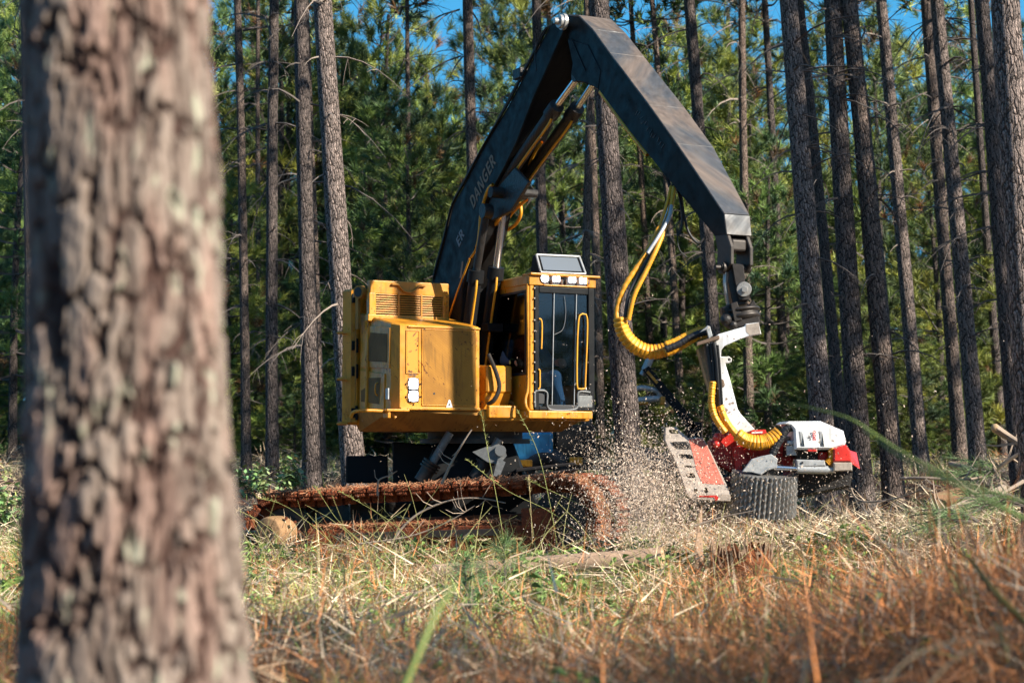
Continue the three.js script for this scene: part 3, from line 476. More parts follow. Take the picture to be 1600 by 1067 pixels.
// --- cab
{
  const c = up('cab');
  const x0 = 0.115, x1 = 1.045, y0 = 1.86, y1 = 3.44, F = 1.33, B = -0.55;
  part(c, 'cab_shell', [
    hexa([V(x0, y0, F - 0.1), V(x0 + 0.08, y0, F - 0.1), V(x0 + 0.08, y1, F - 0.1), V(x0, y1, F - 0.1), V(x0, y0, F), V(x0 + 0.06, y0, F), V(x0 + 0.06, y1, F), V(x0, y1, F)], 0.012),
    box(x1 - 0.06, x1, y0, y1, F - 0.1, F - 0.01), box(x0, x0 + 0.09, y0, y1, B, B + 0.14), box(x1 - 0.08, x1, y0, y1, B, B + 0.12),
    box(x0 - 0.004, x0 + 0.08, y0, 2.32, B + 0.14, F - 0.1), box(x1 - 0.06, x1 - 0.002, y0, 2.2, B + 0.12, F - 0.1), box(x0 + 0.09, x1 - 0.08, y0, 2.5, B, B + 0.06),
    box(x0 + 0.001, x1 - 0.001, y0 - 0.01, y0 + 0.05, B + 0.01, F - 0.05), box(x0 - 0.003, x0 + 0.08, 3.36, y1 + 0.01, B + 0.14, F - 0.1), box(x1 - 0.06, x1 - 0.004, 3.36, y1 + 0.01, B + 0.12, F - 0.1)], mat.yellow);
  const roof = hexa([V(x0 - 0.015, y1 - 0.02, B - 0.03), V(x1 + 0.02, y1 - 0.02, B - 0.03), V(x1 + 0.02, y1 + 0.10, B - 0.03), V(x0 - 0.015, y1 + 0.10, B - 0.03), V(x0 - 0.015, y1 - 0.02, F - 0.03), V(x1 + 0.02, y1 - 0.02, F - 0.03), V(x1 + 0.02, y1 + 0.12, F - 0.03), V(x0 - 0.015, y1 + 0.12, F - 0.03)], 0.02);
  part(c, 'roof', [roof, box(x0 - 0.01, x1 + 0.06, y1 + 0.105, y1 + 0.135, F - 0.2, F + 0.055, 0.01), box(x0 - 0.012, x0 + 0.19, y1 - 0.018, y1 + 0.105, F - 0.05, F + 0.012), box(x1 - 0.10, x1 + 0.018, y1 - 0.018, y1 + 0.105, F - 0.05, F + 0.012), box(x0 + 0.19, x1 - 0.10, y1 - 0.022, y1 + 0.0, F - 0.05, F + 0.016)], mat.yellow);
  part(c, 'front_sill', box(x0 - 0.03, x1 - 0.045, 1.755, 1.855, F - 0.25, F + 0.03, 0.015), mat.yellow);
  part(c, 'corner_flange', tube([V(x0 - 0.015, 3.44, F - 0.03), V(x0 - 0.015, 2.1, F - 0.03), V(x0 - 0.05, 2.0, F - 0.02), V(x0 - 0.05, 1.9, F), V(x0 + 0.0, 1.83, F)], 0.02, 8), mat.yellow);
  part(c, 'lamp_bar', box(x0 + 0.19, x1 - 0.10, y1 + 0.0, y1 + 0.104, F - 0.035, F - 0.01, 0.004), mat.lampBezel);
  const lampAt = (px, py) => L(px, py, 'z', F + 0.012);
  const b = lampAt(850.5, 434.6); part(c, 'work_light', rod(b, b.clone().add(V(0, 0, 0.025)), 0.054, 0.05, 20), mat.lamp);
  part(c, 'light_rim', boxUV(new THREE.TorusGeometry(0.058, 0.008, 6, 20).translate(b.x, b.y, b.z + 0.01)), mat.lampBezel);
  for (const [px, py] of [[869.6, 435.4], [894.6, 436.6], [911.4, 438]]) for (const s of [-1, 1]) { const q = lampAt(px + s * 3.1, py); part(c, 'work_light', new RoundedBoxGeometry(0.036, 0.082, 0.02, 3, 0.008).translate(q.x, q.y, q.z), mat.lamp); }
  for (const px of [862, 878, 884.5, 903, 920]) { const q = lampAt(px, 438); part(c, 'light_bracket', box(q.x - 0.006, q.x + 0.006, q.y - 0.05, q.y + 0.01, F - 0.01, F + 0.03, 0.003), mat.brownPlate); }
  // front frame, pane, posts
  const fx0 = x0 + 0.062, fx1 = x1 - 0.062;
  part(c, 'door_frame', [box(fx0, fx0 + 0.065, y0, y1 - 0.025, F - 0.05, F + 0.015), box(fx1 - 0.03, fx1 + 0.06, y0, y1 - 0.025, F - 0.05, F + 0.01), box(fx0 + 0.065, fx1 - 0.03, 3.33, y1 - 0.025, F - 0.045, F + 0.012), box(fx0 + 0.065, fx1 - 0.03, y0, y0 + 0.05, F - 0.045, F + 0.012)], mat.black);
  part(c, 'windscreen', box(fx0 + 0.06, fx1 - 0.028, y0 + 0.045, 3.335, F - 0.022, F - 0.018, 0.0005), mat.glass);
  for (const [a, q] of [[866, 862.5], [901, 897]]) { const p1 = L(a, 456, 'z', F), p2 = L(q, 640, 'z', F); part(c, 'guard_bar', rod(p2, p1, 0.006, 0.006, 8), mat.silver); }
  const tray = (name, pts, m) => part(c, name, tube(pts.map(([x, y]) => L(x, y, 'z', F + 0.012)), 0.014, 6, 40), m);
  tray('lower_bumper', [[836, 636], [836, 613], [837, 611], [852, 611], [855, 614], [855, 634], [858, 639], [899, 639], [903, 635], [903, 615], [905, 612], [922, 613]], mat.grey);
  pieces(c, 'foot_window_surround', [box(fx0 + 0.02, fx0 + 0.17, y0 + 0.06, y0 + 0.27, F - 0.06, F - 0.03, 0.005), box(fx1 - 0.18, fx1 + 0.02, y0 + 0.04, y0 + 0.19, F - 0.05, F + 0.02, 0.01)], mat.grey);
  pieces(c, 'foot_window', [box(fx0 + 0.035, fx0 + 0.155, y0 + 0.08, y0 + 0.25, F - 0.03, F - 0.01, 0.005), box(fx1 - 0.17, fx1 - 0.02, y0 + 0.19, y0 + 0.26, F - 0.04, F + 0.005, 0.005), box(fx0 + 0.19, fx1 - 0.2, y0 - 0.02, y0 + 0.07, F - 0.03, F + 0.02, 0.008)], mat.rubber);
  const rail = (pts, closed) => part(c, 'grab_rail', tube(pts.map(([x, y]) => L(x, y, 'z', F + 0.03)), 0.0115, 8, 40), mat.hose);
  rail([[842, 498], [845, 499], [846.5, 504], [846.5, 530], [846, 545]]); rail([[841, 577], [843, 578], [843.5, 590], [843, 606], [841, 608]]);
  rail([[914, 607], [903, 607.5], [902, 604], [905, 495], [907, 491], [915, 491], [917, 494], [914.5, 606]]);
  part(c, 'bolt', bolts([450, 466, 482, 500, 517, 533, 550, 566, 581, 597, 613, 628].map((y) => L(835, y, 'z', F + 0.017)), 0.011), mat.steel).userData.kind = 'stuff';
  part(c, 'side_window', [box(x0 + 0.02, x0 + 0.026, 2.32, 3.36, B + 0.14, F - 0.1, 0.001)], mat.dusk);
  part(c, 'far_window', box(x1 - 0.03, x1 - 0.024, 2.2, 3.36, B + 0.12, F - 0.1, 0.001), mat.dusk);
  part(c, 'rear_window', box(x0 + 0.09, x1 - 0.08, 2.5, 3.42, B + 0.02, B + 0.026, 0.001), mat.dusk);
  part(c, 'window_frame', [box(x0 - 0.01, x0 + 0.015, 3.34, 3.37, B + 0.12, F - 0.09, 0.004), box(x0 - 0.01, x0 + 0.015, 2.30, 2.335, B + 0.12, F - 0.09, 0.004), box(x0 - 0.01, x0 + 0.015, 2.335, 3.34, F - 0.12, F - 0.095, 0.004)], mat.rubber);
  part(c, 'seat', [box(0.40, 0.86, 2.16, 2.30, -0.1, 0.42, 0.05), box(0.40, 0.86, 2.26, 2.98, -0.2, -0.06, 0.05), box(0.5, 0.76, 3.0, 3.2, -0.18, -0.08, 0.04), box(0.5, 0.76, 1.9, 2.17, 0.0, 0.3, 0.02)], mat.rubber).position.set(-0.1, 0, 0.22);
  pieces(c, 'control_console', [box(0.22, 0.35, 2.1, 2.42, 0.05, 0.5, 0.03), box(0.88, 0.98, 2.1, 2.42, 0.05, 0.5, 0.03)], mat.black);
  pieces(c, 'control_lever', [rod(V(0.28, 2.4, 0.42), V(0.29, 2.56, 0.45), 0.015, 0.022), rod(V(0.93, 2.4, 0.42), V(0.92, 2.56, 0.45), 0.015, 0.022)], mat.rubber);
  part(c, 'monitor', box(0.80, 0.98, 2.62, 2.78, 0.7, 0.73, 0.01), mat.black);
  part(c, 'wiper_arm', tube([L(882, 462, 'z', F), L(884, 490, 'z', F), L(879, 515, 'z', F), L(866, 523, 'z', F)], 0.004, 6), mat.grey);
  const bottle = L(918, 605, 'z', F - 0.06); part(c, 'green_bottle', [rod(bottle.clone().add(V(-0.02, -0.09, 0)), bottle.clone().add(V(0.01, 0.03, 0)), 0.032, 0.032, 12), rod(bottle.clone().add(V(0.01, 0.03, 0)), bottle.clone().add(V(0.02, 0.07, 0)), 0.03, 0.014, 12)], M([0.03, 0.25, 0.13], 0.35));
  // roof hatch
  const hp = [[838, 398], [905, 401], [915, 428], [845, 425]], hz = 0.75;
  const q = hp.map(([x, y], i) => L(x, y, 'z', i < 2 ? hz : hz + 0.22)), back = q.map((p, i) => p.clone().add(V(0, 0, -0.10 - (i < 2 ? 0 : 0.2))));
  part(c, 'roof_hatch', hexa([...back, ...q.map((p) => p.clone().add(V(0, 0, -0.012)))], 0.006), mat.black);
  const mix = (u, v) => q[0].clone().lerp(q[1], u).lerp(q[3].clone().lerp(q[2], u), v), nrm = V(0, 0.6, 0.8).multiplyScalar(0.006);
  part(c, 'hatch_pane', hexa([mix(0.07, 0.1), mix(0.93, 0.1), mix(0.93, 0.88), mix(0.07, 0.88)].flatMap((p) => [p]).concat([mix(0.07, 0.1), mix(0.93, 0.1), mix(0.93, 0.88), mix(0.07, 0.88)].map((p) => p.clone().add(nrm))), 0.001), mat.hatchGlass);
  part(c, 'hatch_frame', [tube([q[0], q[1]], 0.018, 6), tube([q[1], q[2]], 0.018, 6), tube([q[2], q[3]], 0.014, 6), tube([q[3], q[0]], 0.018, 6)].map(boxUV), mat.silver);
}
// --- tool box and hoses on the deck between hood and cab
{
  upart('tool_box', [hexa([V(-0.33, 2.02, 0.5), V(0.03, 2.02, 0.5), V(0.03, 2.45, 0.5), V(-0.33, 2.45, 0.5), V(-0.33, 2.08, 1.02), V(0.03, 2.08, 1.02), V(0.03, 2.42, 1.02), V(-0.33, 2.42, 1.02)], 0.02), hexa([V(-0.33, 1.86, 0.5), V(0.03, 1.86, 0.5), V(0.03, 2.02, 0.5), V(-0.33, 2.02, 0.5), V(-0.33, 1.86, 0.92), V(0.0, 1.86, 0.92), V(0.03, 2.08, 1.0), V(-0.33, 2.08, 1.0)], 0.012)], mat.yellow);
  upart('deck_hose', tube([L(763, 553, 'z', 1.05), L(776, 585, 'z', 1.1), L(780, 606, 'z', 1.12), L(772, 625, 'z', 1.1), L(762, 632, 'z', 1.02)], (t, i) => 0.026 + (i % 2) * 0.004, 9, 70), mat.worn);
  upart('boom_pedestal', [profile([[-0.7, 1.85], [0.62, 1.85], [0.5, 2.5], [0.05, 2.72], [-0.45, 2.6]], -0.40, -0.30, 0.012), profile([[-0.7, 1.85], [0.62, 1.85], [0.5, 2.5], [0.05, 2.72], [-0.45, 2.6]], 0.0, 0.09, 0.012), box(-0.3, 0.0, 1.85, 2.3, -0.7, 0.1)], mat.black);
}
// --- boom
const BX = -0.26, BW = 0.40;
{
  const bm = up('boom');
  const outline = [[684, 540], [678, 436], [694, 377], [707.5, 321], [725.5, 287.5], [757, 227], [794, 165], [823, 109], [857, 43], [866, 32], [878, 31], [884, 40], [880, 50], [833, 154], [806, 224], [786, 265], [759, 314], [748, 366], [722, 450], [716, 540]].map(([x, y]) => { const p = L(x, y, 'x', BX); return [p.z, p.y]; });
  part(bm, 'boom_beam', profile(outline, BX, BX + BW, 0.012), mat.boom);
  const edge = outline.slice(1, 9).map(([z, y]) => V(BX - 0.012, y, z)); part(bm, 'edge_flange', tube(edge, 0.014, 6), mat.black);
  pieces(bm, 'hose_clamp', [[812, 118]].map(([x, y]) => { const p = L(x, y, 'x', BX + 0.1); return box(p.x - 0.06, p.x + 0.12, p.y - 0.05, p.y + 0.08, p.z - 0.08, p.z + 0.12); }), mat.oily);
  pieces(bm, 'return_pipe', [0.02, 0.14, 0.26].map((o) => tube([[687, 470], [686, 436], [702, 372], [716, 318], [734, 283], [802, 160], [862, 45]].map(([x, y]) => { const p = L(x - 6, y, 'x', BX + 0.1); return V(BX + 0.06 + o, p.y, p.z); }), 0.022, 7)), mat.oily);
  const letter = (s, size, a, b, m) => { const p = L(...a, 'x', BX - 0.003), q = L(...b, 'x', BX - 0.003), g = text(s, size, 0.003), t = part(bm, 'lettering', g, m); const dx = q.clone().sub(p).normalize(), dz = V(-1, 0, 0), dy = dz.clone().cross(dx); t.quaternion.setFromRotationMatrix(new THREE.Matrix4().makeBasis(dx, dy, dz)); g.computeBoundingBox(); const len = q.distanceTo(p) / (g.boundingBox.max.x - g.boundingBox.min.x); g.scale(len, 1, 1); t.position.copy(p.clone().add(q).multiplyScalar(0.5)); };
  letter('DANGER', 0.19, [737, 318], [772, 246], mat.paleMark);
  letter('ER', 0.15, [715, 380], [723.5, 361], mat.greyMark);
  const st = L(721, 421, 'x', BX - 0.004); part(bm, 'worn_sticker', plate([[-0.06, -0.11], [0.0, -0.11], [0.06, 0.10], [0.01, 0.11]], 0.004, 0.0005).rotateY(-Math.PI / 2).translate(BX - 0.001, st.y, st.z), mat.paleMark);
  // pin at the knee
  const k = L(873, 33, 'x', BX - 0.1); part(bm, 'knee_pin', [rod(V(BX - 0.02, k.y, k.z), V(BX - 0.06, k.y, k.z), 0.095, 0.095, 24), rod(V(BX - 0.06, k.y, k.z), V(BX - 0.10, k.y, k.z), 0.082, 0.075, 24), rod(V(BX - 0.10, k.y, k.z), V(BX - 0.16, k.y, k.z), 0.045, 0.035, 6)], mat.steel);
  part(bm, 'grease_line', tube([[864, 38], [852, 45], [842, 62], [836, 85], [838, 110]].map(([x, y]) => L(x, y, 'x', BX - 0.06)), 0.01, 6), mat.rubber);
}
// --- stick cylinders and hoist cylinder
{
  const cyl = (xl, a, b, c, r, rr, name, m = mat.oily, rodM = mat.chrome) => {
    const A = L(...a, 'x', xl), B = L(...b, 'x', xl), C = L(...c, 'x', xl), g = up(name);
    part(g, 'barrel', [rod(C, B, r, r, 20), rod(B.clone().lerp(C, 0.09), B.clone().lerp(C, -0.015), r * 1.28, r * 1.22, 20), boxUV(new THREE.SphereGeometry(r * 1.2, 14, 10).translate(C.x, C.y, C.z))], m);
    part(g, 'piston_rod', rod(B, A, rr, rr, 16), rodM);
    part(g, 'rod_eye', boxUV(new THREE.CylinderGeometry(rr * 1.9, rr * 1.9, 0.12, 16).rotateZ(Math.PI / 2).translate(A.x, A.y, A.z)), mat.oily);
    const off = V(-0.03, 0, 0).add(C.clone().sub(B).cross(V(1, 0, 0)).normalize().multiplyScalar(r * 1.25)), P = (t) => B.clone().lerp(C, t).add(off);
    part(g, 'oil_pipe', tube([P(0.06), P(0.12).addScaledVector(off, 0.25), P(0.45), P(0.92)], 0.016, 7), mat.hose);
  };
  cyl(-0.14, [905, 118], [869, 167], [776, 302], 0.075, 0.042, 'stick_cylinder');
  cyl(0.10, [931, 124], [901, 170], [806, 302], 0.075, 0.042, 'stick_cylinder');
  cyl(0.02, [786, 325], [775, 420], [752, 600], 0.088, 0.052, 'hoist_cylinder', mat.black);
  cyl(-0.36, [760, 330], [744, 425], [722, 600], 0.085, 0.05, 'hoist_cylinder', mat.black, mat.oily);
  const c1 = L(769, 513, 'x', 0.02); upart('cylinder_collar', box(c1.x - 0.11, c1.x + 0.11, c1.y - 0.05, c1.y + 0.06, c1.z - 0.1, c1.z + 0.1), mat.black);
  // cross tube and pipe runs at the lower boom
  upart('cylinder_mount', [rod(L(766, 300, 'x', -0.38), L(766, 300, 'x', -0.38).add(V(0.5, 0, 0)), 0.07), rod(L(800, 300, 'x', -0.2), L(800, 300, 'x', -0.2).add(V(0.34, 0, 0)), 0.055), profile([[806, 262], [764, 310], [770, 345], [800, 330], [828, 285]].map(([x, y]) => { const p = L(x, y, 'x', 0.16); return [p.z, p.y]; }), 0.14, 0.19), profile([[806, 262], [764, 310], [770, 345], [800, 330], [828, 285]].map(([x, y]) => { const p = L(x, y, 'x', -0.2); return [p.z, p.y]; }), -0.22, -0.17)], mat.oily);
  const hosep = (xl, pts, r = 0.022) => upart('yellow_hose', tube(pts.map(([x, y]) => L(x, y, 'x', xl)), (t, i) => r + (t > 0.82 ? -0.007 : 0), 9, 60), mat.hose);
  hosep(-0.30, [[770, 288], [762, 297], [752, 332], [748, 373], [744, 388], [735.6, 402]]);
  hosep(-0.05, [[781, 294], [784, 312], [783, 332], [766, 364], [756, 386], [741, 404]]);
  hosep(0.18, [[823, 312], [812, 321], [796, 338], [784, 360], [770, 392]]);
  hosep(0.22, [[813, 316], [814, 334], [806, 350], [788, 362], [778, 372]]);
  hosep(0.05, [[847, 222], [838, 234], [830, 250], [823, 268]], 0.018);
  for (const [xl, a, b] of [[-0.28, [734, 404], [700, 500]], [-0.22, [738, 406], [704, 505]], [-0.06, [756, 396], [733, 470]], [0.0, [764, 404], [742, 480]]]) upart('oil_pipe', tube([L(...a, 'x', xl), L((a[0] + b[0]) / 2 - 1, (a[1] + b[1]) / 2, 'x', xl), L(...b, 'x', xl)], 0.014, 7), mat.hose);
  [0, 0.05, 0.1, 0.15, 0.2].forEach((o, i) => upart('lower_hose', tube([L(740 + i * 4, 400, 'x', -0.2 + o), L(726 + i * 5, 450, 'x', -0.2 + o), L(716 + i * 6, 505, 'x', -0.2 + o), L(722 + i * 6, 570, 'x', -0.15 + o)], 0.024, 7), mat.rubber));
}
// --- stick
{
  const s = up('stick');
  // stations along the stick: photograph points of its left upper and left lower edge, half width
  const top = [[884, 25], [906, 26], [928, 48], [955, 85], [1016, 166], [1060, 227], [1133, 335], [1137, 367]], bot = [[892, 84], [900, 108], [917, 122], [932, 135], [985, 205], [1037, 270], [1114, 364], [1122, 374]], hw = [0.2, 0.2, 0.2, 0.205, 0.21, 0.205, 0.135, 0.13];
  const st = top.map((t, i) => [L(...t, 'x', -hw[i]), L(...bot[i], 'x', -hw[i]), hw[i]]);
  const quad = (a, b, c, d) => [a, b, c, a, c, d];
  const body = [], cap = [];
  const flip = (p) => V(-p.x, p.y, p.z), b = 0.02;
  for (let i = 0; i + 1 < st.length; i++) {
    const [t0, b0] = st[i], [t1, b1] = st[i + 1], T0 = flip(t0), B0 = flip(b0), T1 = flip(t1), B1 = flip(b1);
    body.push(...quad(b0, b1, t1, t0), ...quad(T0, T1, B1, B0), ...quad(B0, B1, b1, b0));
    cap.push([t0, t1]);
  }
  body.push(...quad(st[0][0], flip(st[0][0]), flip(st[0][1]), st[0][1])); const e = st[st.length - 1]; body.push(...quad(e[1], flip(e[1]), flip(e[0]), e[0]));
  const tri = (v) => { const g = new THREE.BufferGeometry(); g.setAttribute('position', new THREE.Float32BufferAttribute(v.flatMap((p) => [p.x, p.y, p.z]), 3)); g.computeVertexNormals(); return boxUV(g); };
  part(s, 'stick_sides', tri(body), mat.boom);
  const plates = [];
  for (let i = 0; i + 1 < st.length; i++) { const a = st[i][0], c = st[i + 1][0], d = c.clone().sub(a), n = V(0, d.z, -d.y).normalize(), o = 0.018; plates.push(hexa([a, flip(a), flip(a).addScaledVector(n, 0.02), a.clone().addScaledVector(n, 0.02), c, flip(c), flip(c).addScaledVector(n, 0.02), c.clone().addScaledVector(n, 0.02)].map((p, k) => p.clone().add(V(p.x < 0 ? -o : o, 0, 0))), 0.004)); }
  part(s, 'top_plate', plates, mat.dusty);
  // lug for the stick cylinders, knee side plate
  for (const x of [-0.2, 0.14]) part(s, 'cylinder_lug', profile([[888, 60], [896, 100], [893, 116], [902, 127], [920, 130], [936, 140], [940, 110], [920, 70]].map(([a, c]) => { const p = L(a, c, 'x', x < 0 ? -0.2 : 0.2); return [p.z, p.y]; }), x - 0.012, x + 0.05, 0.008), mat.boom);
  part(s, 'weld_rib', tube([L(893, 60, 'x', -0.215), L(915, 110, 'x', -0.215)], 0.008, 5), mat.boom);
  part(s, 'edge_hose', tube([[938, 141], [960, 172], [985, 206], [1012, 240]].map(([x, y]) => L(x, y + 2, 'x', -0.19)), (t, i) => 0.022 + (i % 2) * 0.004, 8, 70), mat.hose);
  const scr = []; const rr = rng(5); for (let i = 0; i < 12; i++) { const p = L(993 + i * 3.6 + rr() * 3, 172 + i * 5.0 + rr() * 5, 'x', -0.2085 - 0.003); const a = 0.7 + rr() * 0.8; scr.push(box(-0.0015, 0.0015, -0.03, 0.03, -0.004, 0.004, 0.0005).rotateX(a).translate(p.x - 0.001, p.y, p.z)); }
  part(s, 'scratch_mark', scr, mat.scuff).userData.kind = 'stuff';
  // clevis at the tip: two ears and a bridge
  for (const sx of [-1, 1]) part(s, 'clevis_ear', profile([[1118, 368], [1137, 366], [1143, 385], [1143, 412], [1136, 424], [1126, 424], [1121, 412], [1122, 392]].map(([x, y]) => { const p = L(x, y, 'x', -0.13); return [p.z, p.y]; }), sx * 0.115 - 0.022, sx * 0.115 + 0.022, 0.008), mat.worn);
  const br = L(1138, 372, 'x', -0.13), br2 = L(1140, 392, 'x', -0.13);
  part(s, 'clevis_bridge', box(-0.094, 0.094, br2.y, br.y, br.z - 0.25, br.z + 0.012, 0.03), mat.worn);
  const pin = L(1131, 418, 'x', -0.15);
  part(s, 'clevis_pin', [rod(V(-0.19, pin.y, pin.z), V(0.16, pin.y, pin.z), 0.045), rod(V(-0.15, pin.y, pin.z), V(-0.18, pin.y, pin.z), 0.062), rod(V(-0.19, pin.y, pin.z), V(-0.25, pin.y, pin.z), 0.03, 0.024, 6)], mat.worn);
}
// --- undercarriage
const TR = new THREE.Euler(0, -16 * R, 2.3 * R, 'YXZ');
const tpart = (name) => { const g = new THREE.Group(); g.name = name; g.rotation.copy(TR); harvester.add(g); return g; };
{
  const xl = -2.13, xr = 1.50, rl = 0.41, rr = 0.46, cyl = 0.44, cyr = 0.47;
  const loop = new THREE.CurvePath(), pts = [];
  for (let i = 0; i <= 24; i++) { const a = 90 + i * 7.5; pts.push(V(xl + rl * Math.cos(a * R), cyl + rl * Math.sin(a * R), 0)); }
  for (let i = 1; i < 16; i++) pts.push(V(lerp(xl, xr, i / 16), lerp(cyl - rl, cyr - rr, i / 16), 0));
  for (let i = 0; i <= 24; i++) { const a = -90 + i * 7.5; pts.push(V(xr + rr * Math.cos(a * R), cyr + rr * Math.sin(a * R), 0)); }
  for (let i = 1; i < 16; i++) pts.push(V(lerp(xr, xl, i / 16), lerp(cyr + rr, cyl + rl, i / 16) - 0.012 * Math.sin(i / 16 * Math.PI * 3) ** 2, 0));
  const path = new THREE.CatmullRomCurve3(pts, true), SH = 54, rnd = rng(41);
  const shoes = [0, 1, 2, 3].map((k) => { const q = rng(900 + k), dents = box(-0.083, 0.083, 0, 0.035, -0.31, 0.31, 0.008); const gr = [box(-0.075, -0.045, 0.03, 0.075, -0.31, 0.31, 0.008), box(0.05, 0.072, 0.03, 0.062, -0.31, 0.31, 0.006), box(-0.075, 0.075, -0.13, 0.004, -0.14, -0.07, 0.01), box(-0.075, 0.075, -0.13, 0.004, 0.07, 0.14, 0.01), box(-0.07, 0.07, -0.05, 0.004, 0.2, 0.3, 0.02)]; const g = mergeGeometries([dents, ...gr].map(clean)), p = g.attributes.position; for (let i = 0; i < p.count; i++) p.setY(i, p.getY(i) + 0.012 * N(p.getX(i) * 14 + k * 9, p.getZ(i) * 7, q() * 0.0)); return g; });
  const track = tpart('track');
  for (let i = 0; i < SH; i++) {
    const u = i / SH, p = path.getPointAt(u), t = path.getTangentAt(u), m = part(track, 'track_shoe', shoes[i % 4], mat.soil);
    m.position.set(p.x, p.y, 1.15); m.rotation.z = Math.atan2(t.y, t.x) + Math.PI + (rnd() - 0.5) * 0.05;
  }
  part(track, 'track_frame', [box(-1.76, 1.35, 0.27, 0.43, 0.9, 1.40, 0.02), hexa([V(-1.76, 0.43, 0.95), V(1.3, 0.43, 0.95), V(1.3, 0.43, 1.38), V(-1.76, 0.43, 1.38), V(-1.7, 0.53, 1.0), V(1.2, 0.55, 1.0), V(1.2, 0.55, 1.2), V(-1.7, 0.53, 1.2)], 0.01), box(1.05, 1.42, 0.1, 0.62, 1.0, 1.43, 0.02), box(-1.75, -1.5, 0.1, 0.42, 1.0, 1.42, 0.02)], mat.rustSteel);
  pieces(track, 'rail_step', [box(-1.35, -0.45, 0.30, 0.385, 1.405, 1.43, 0.006), box(-0.15, 0.75, 0.30, 0.385, 1.405, 1.43, 0.006)], mat.worn);
  for (let i = 0; i < 6; i++) part(track, 'track_roller', boxUV(new THREE.CylinderGeometry(0.11, 0.11, 0.4, 18).rotateX(Math.PI / 2).translate(-1.3 + i * 0.5, 0.17, 1.2)), mat.rustSteel);
  part(track, 'idler_wheel', boxUV(new THREE.CylinderGeometry(0.33, 0.33, 0.16, 28).rotateX(Math.PI / 2).translate(xl, cyl, 1.15)), mat.worn);
  part(track, 'drive_sprocket', boxUV(new THREE.CylinderGeometry(0.36, 0.36, 0.14, 22).rotateX(Math.PI / 2).translate(xr, cyr, 1.15)), mat.worn);
  // caked hub cap with concentric rings
  const prof = [[0, 0.46], [0.022, 0.46], [0.026, 0.468], [0.05, 0.468], [0.054, 0.458], [0.085, 0.458], [0.09, 0.467], [0.105, 0.467], [0.11, 0.456], [0.175, 0.452], [0.198, 0.43], [0.205, 0.38], [0.205, 0.1]].map(([x, y]) => new THREE.Vector2(x, y));
  const hub = boxUV(new THREE.LatheGeometry(prof, 36).rotateX(Math.PI / 2).rotateY(-0.22).translate(xl + 0.02, cyl - 0.02, 1.15));
  part(track, 'hub_cap', hub, M([0.40, 0.235, 0.115], 0.85, 0, { map: metalTex, bumpMap: soilBump, bumpScale: 0.006, name: 'caked_hub' }), 'tan hub cap with cast rings at the end of the track');
  const hb = []; for (let i = 0; i < 8; i++) { const a = i * 0.785; hb.push(rod(V(xl + 0.12 + Math.cos(a) * 0.17, cyl - 0.02 + Math.sin(a) * 0.17, 1.15 + 0.30), V(xl + 0.14 + Math.cos(a) * 0.17, cyl - 0.02 + Math.sin(a) * 0.17, 1.15 + 0.35), 0.022, 0.02, 6)); }
  pieces(track, 'hub_bolt', hb, mat.rustSteel);
  const far = track.clone();  far.position.copy(V(-0.15, 0, -1.9).applyEuler(TR)); harvester.add(far);
  far.children.filter((q) => /frame|step|roller|cap|bolt/.test(q.name)).forEach((q) => far.remove(q));
  // needle litter caked on the shoes
  const sliver = new THREE.BoxGeometry(0.11, 0.004, 0.006), n = 4200, im = new THREE.InstancedMesh(sliver, M([1, 1, 1], 1, 0, { name: 'dead_needles' }), n), o = new THREE.Object3D(), c = new THREE.Color();
  for (let i = 0; i < n; i++) {
    const onBeam = i > 2800, u = onBeam ? 0 : 0.40 + rnd() * 0.62, p = onBeam ? V(lerp(-1.74, 1.4, rnd()), 0.44 + rnd() * 0.05, 0) : path.getPointAt(u % 1), tg = onBeam ? V(1, 0, 0) : path.getTangentAt(u % 1), nn = V(-tg.y, tg.x, 0).multiplyScalar(onBeam ? 1 : -1);
    const h = onBeam ? 0.0 : 0.045 + 0.05 * Math.pow(rnd(), 2);
    o.position.set(p.x + nn.x * h, p.y + nn.y * h, onBeam ? 1.0 + rnd() * 0.4 : 1.15 + (rnd() - 0.5) * 0.64); o.rotation.set((rnd() - 0.5) * 1.6, rnd() * 6.3, (rnd() - 0.5) * 1.4 + Math.atan2(tg.y, tg.x)); const s = 0.5 + rnd() * 0.9; o.scale.set(s, 1 + rnd(), 1 + rnd()); o.updateMatrix(); im.setMatrixAt(i, o.matrix);
    const k = rnd(); c.setRGB(lerp(0.20, 0.52, k), lerp(0.085, 0.25, k), lerp(0.038, 0.13, k)); im.setColorAt(i, c);
  }
  im.name = 'needle_litter'; im.castShadow = im.receiveShadow = true; im.userData.kind = 'stuff'; track.add(im);
}
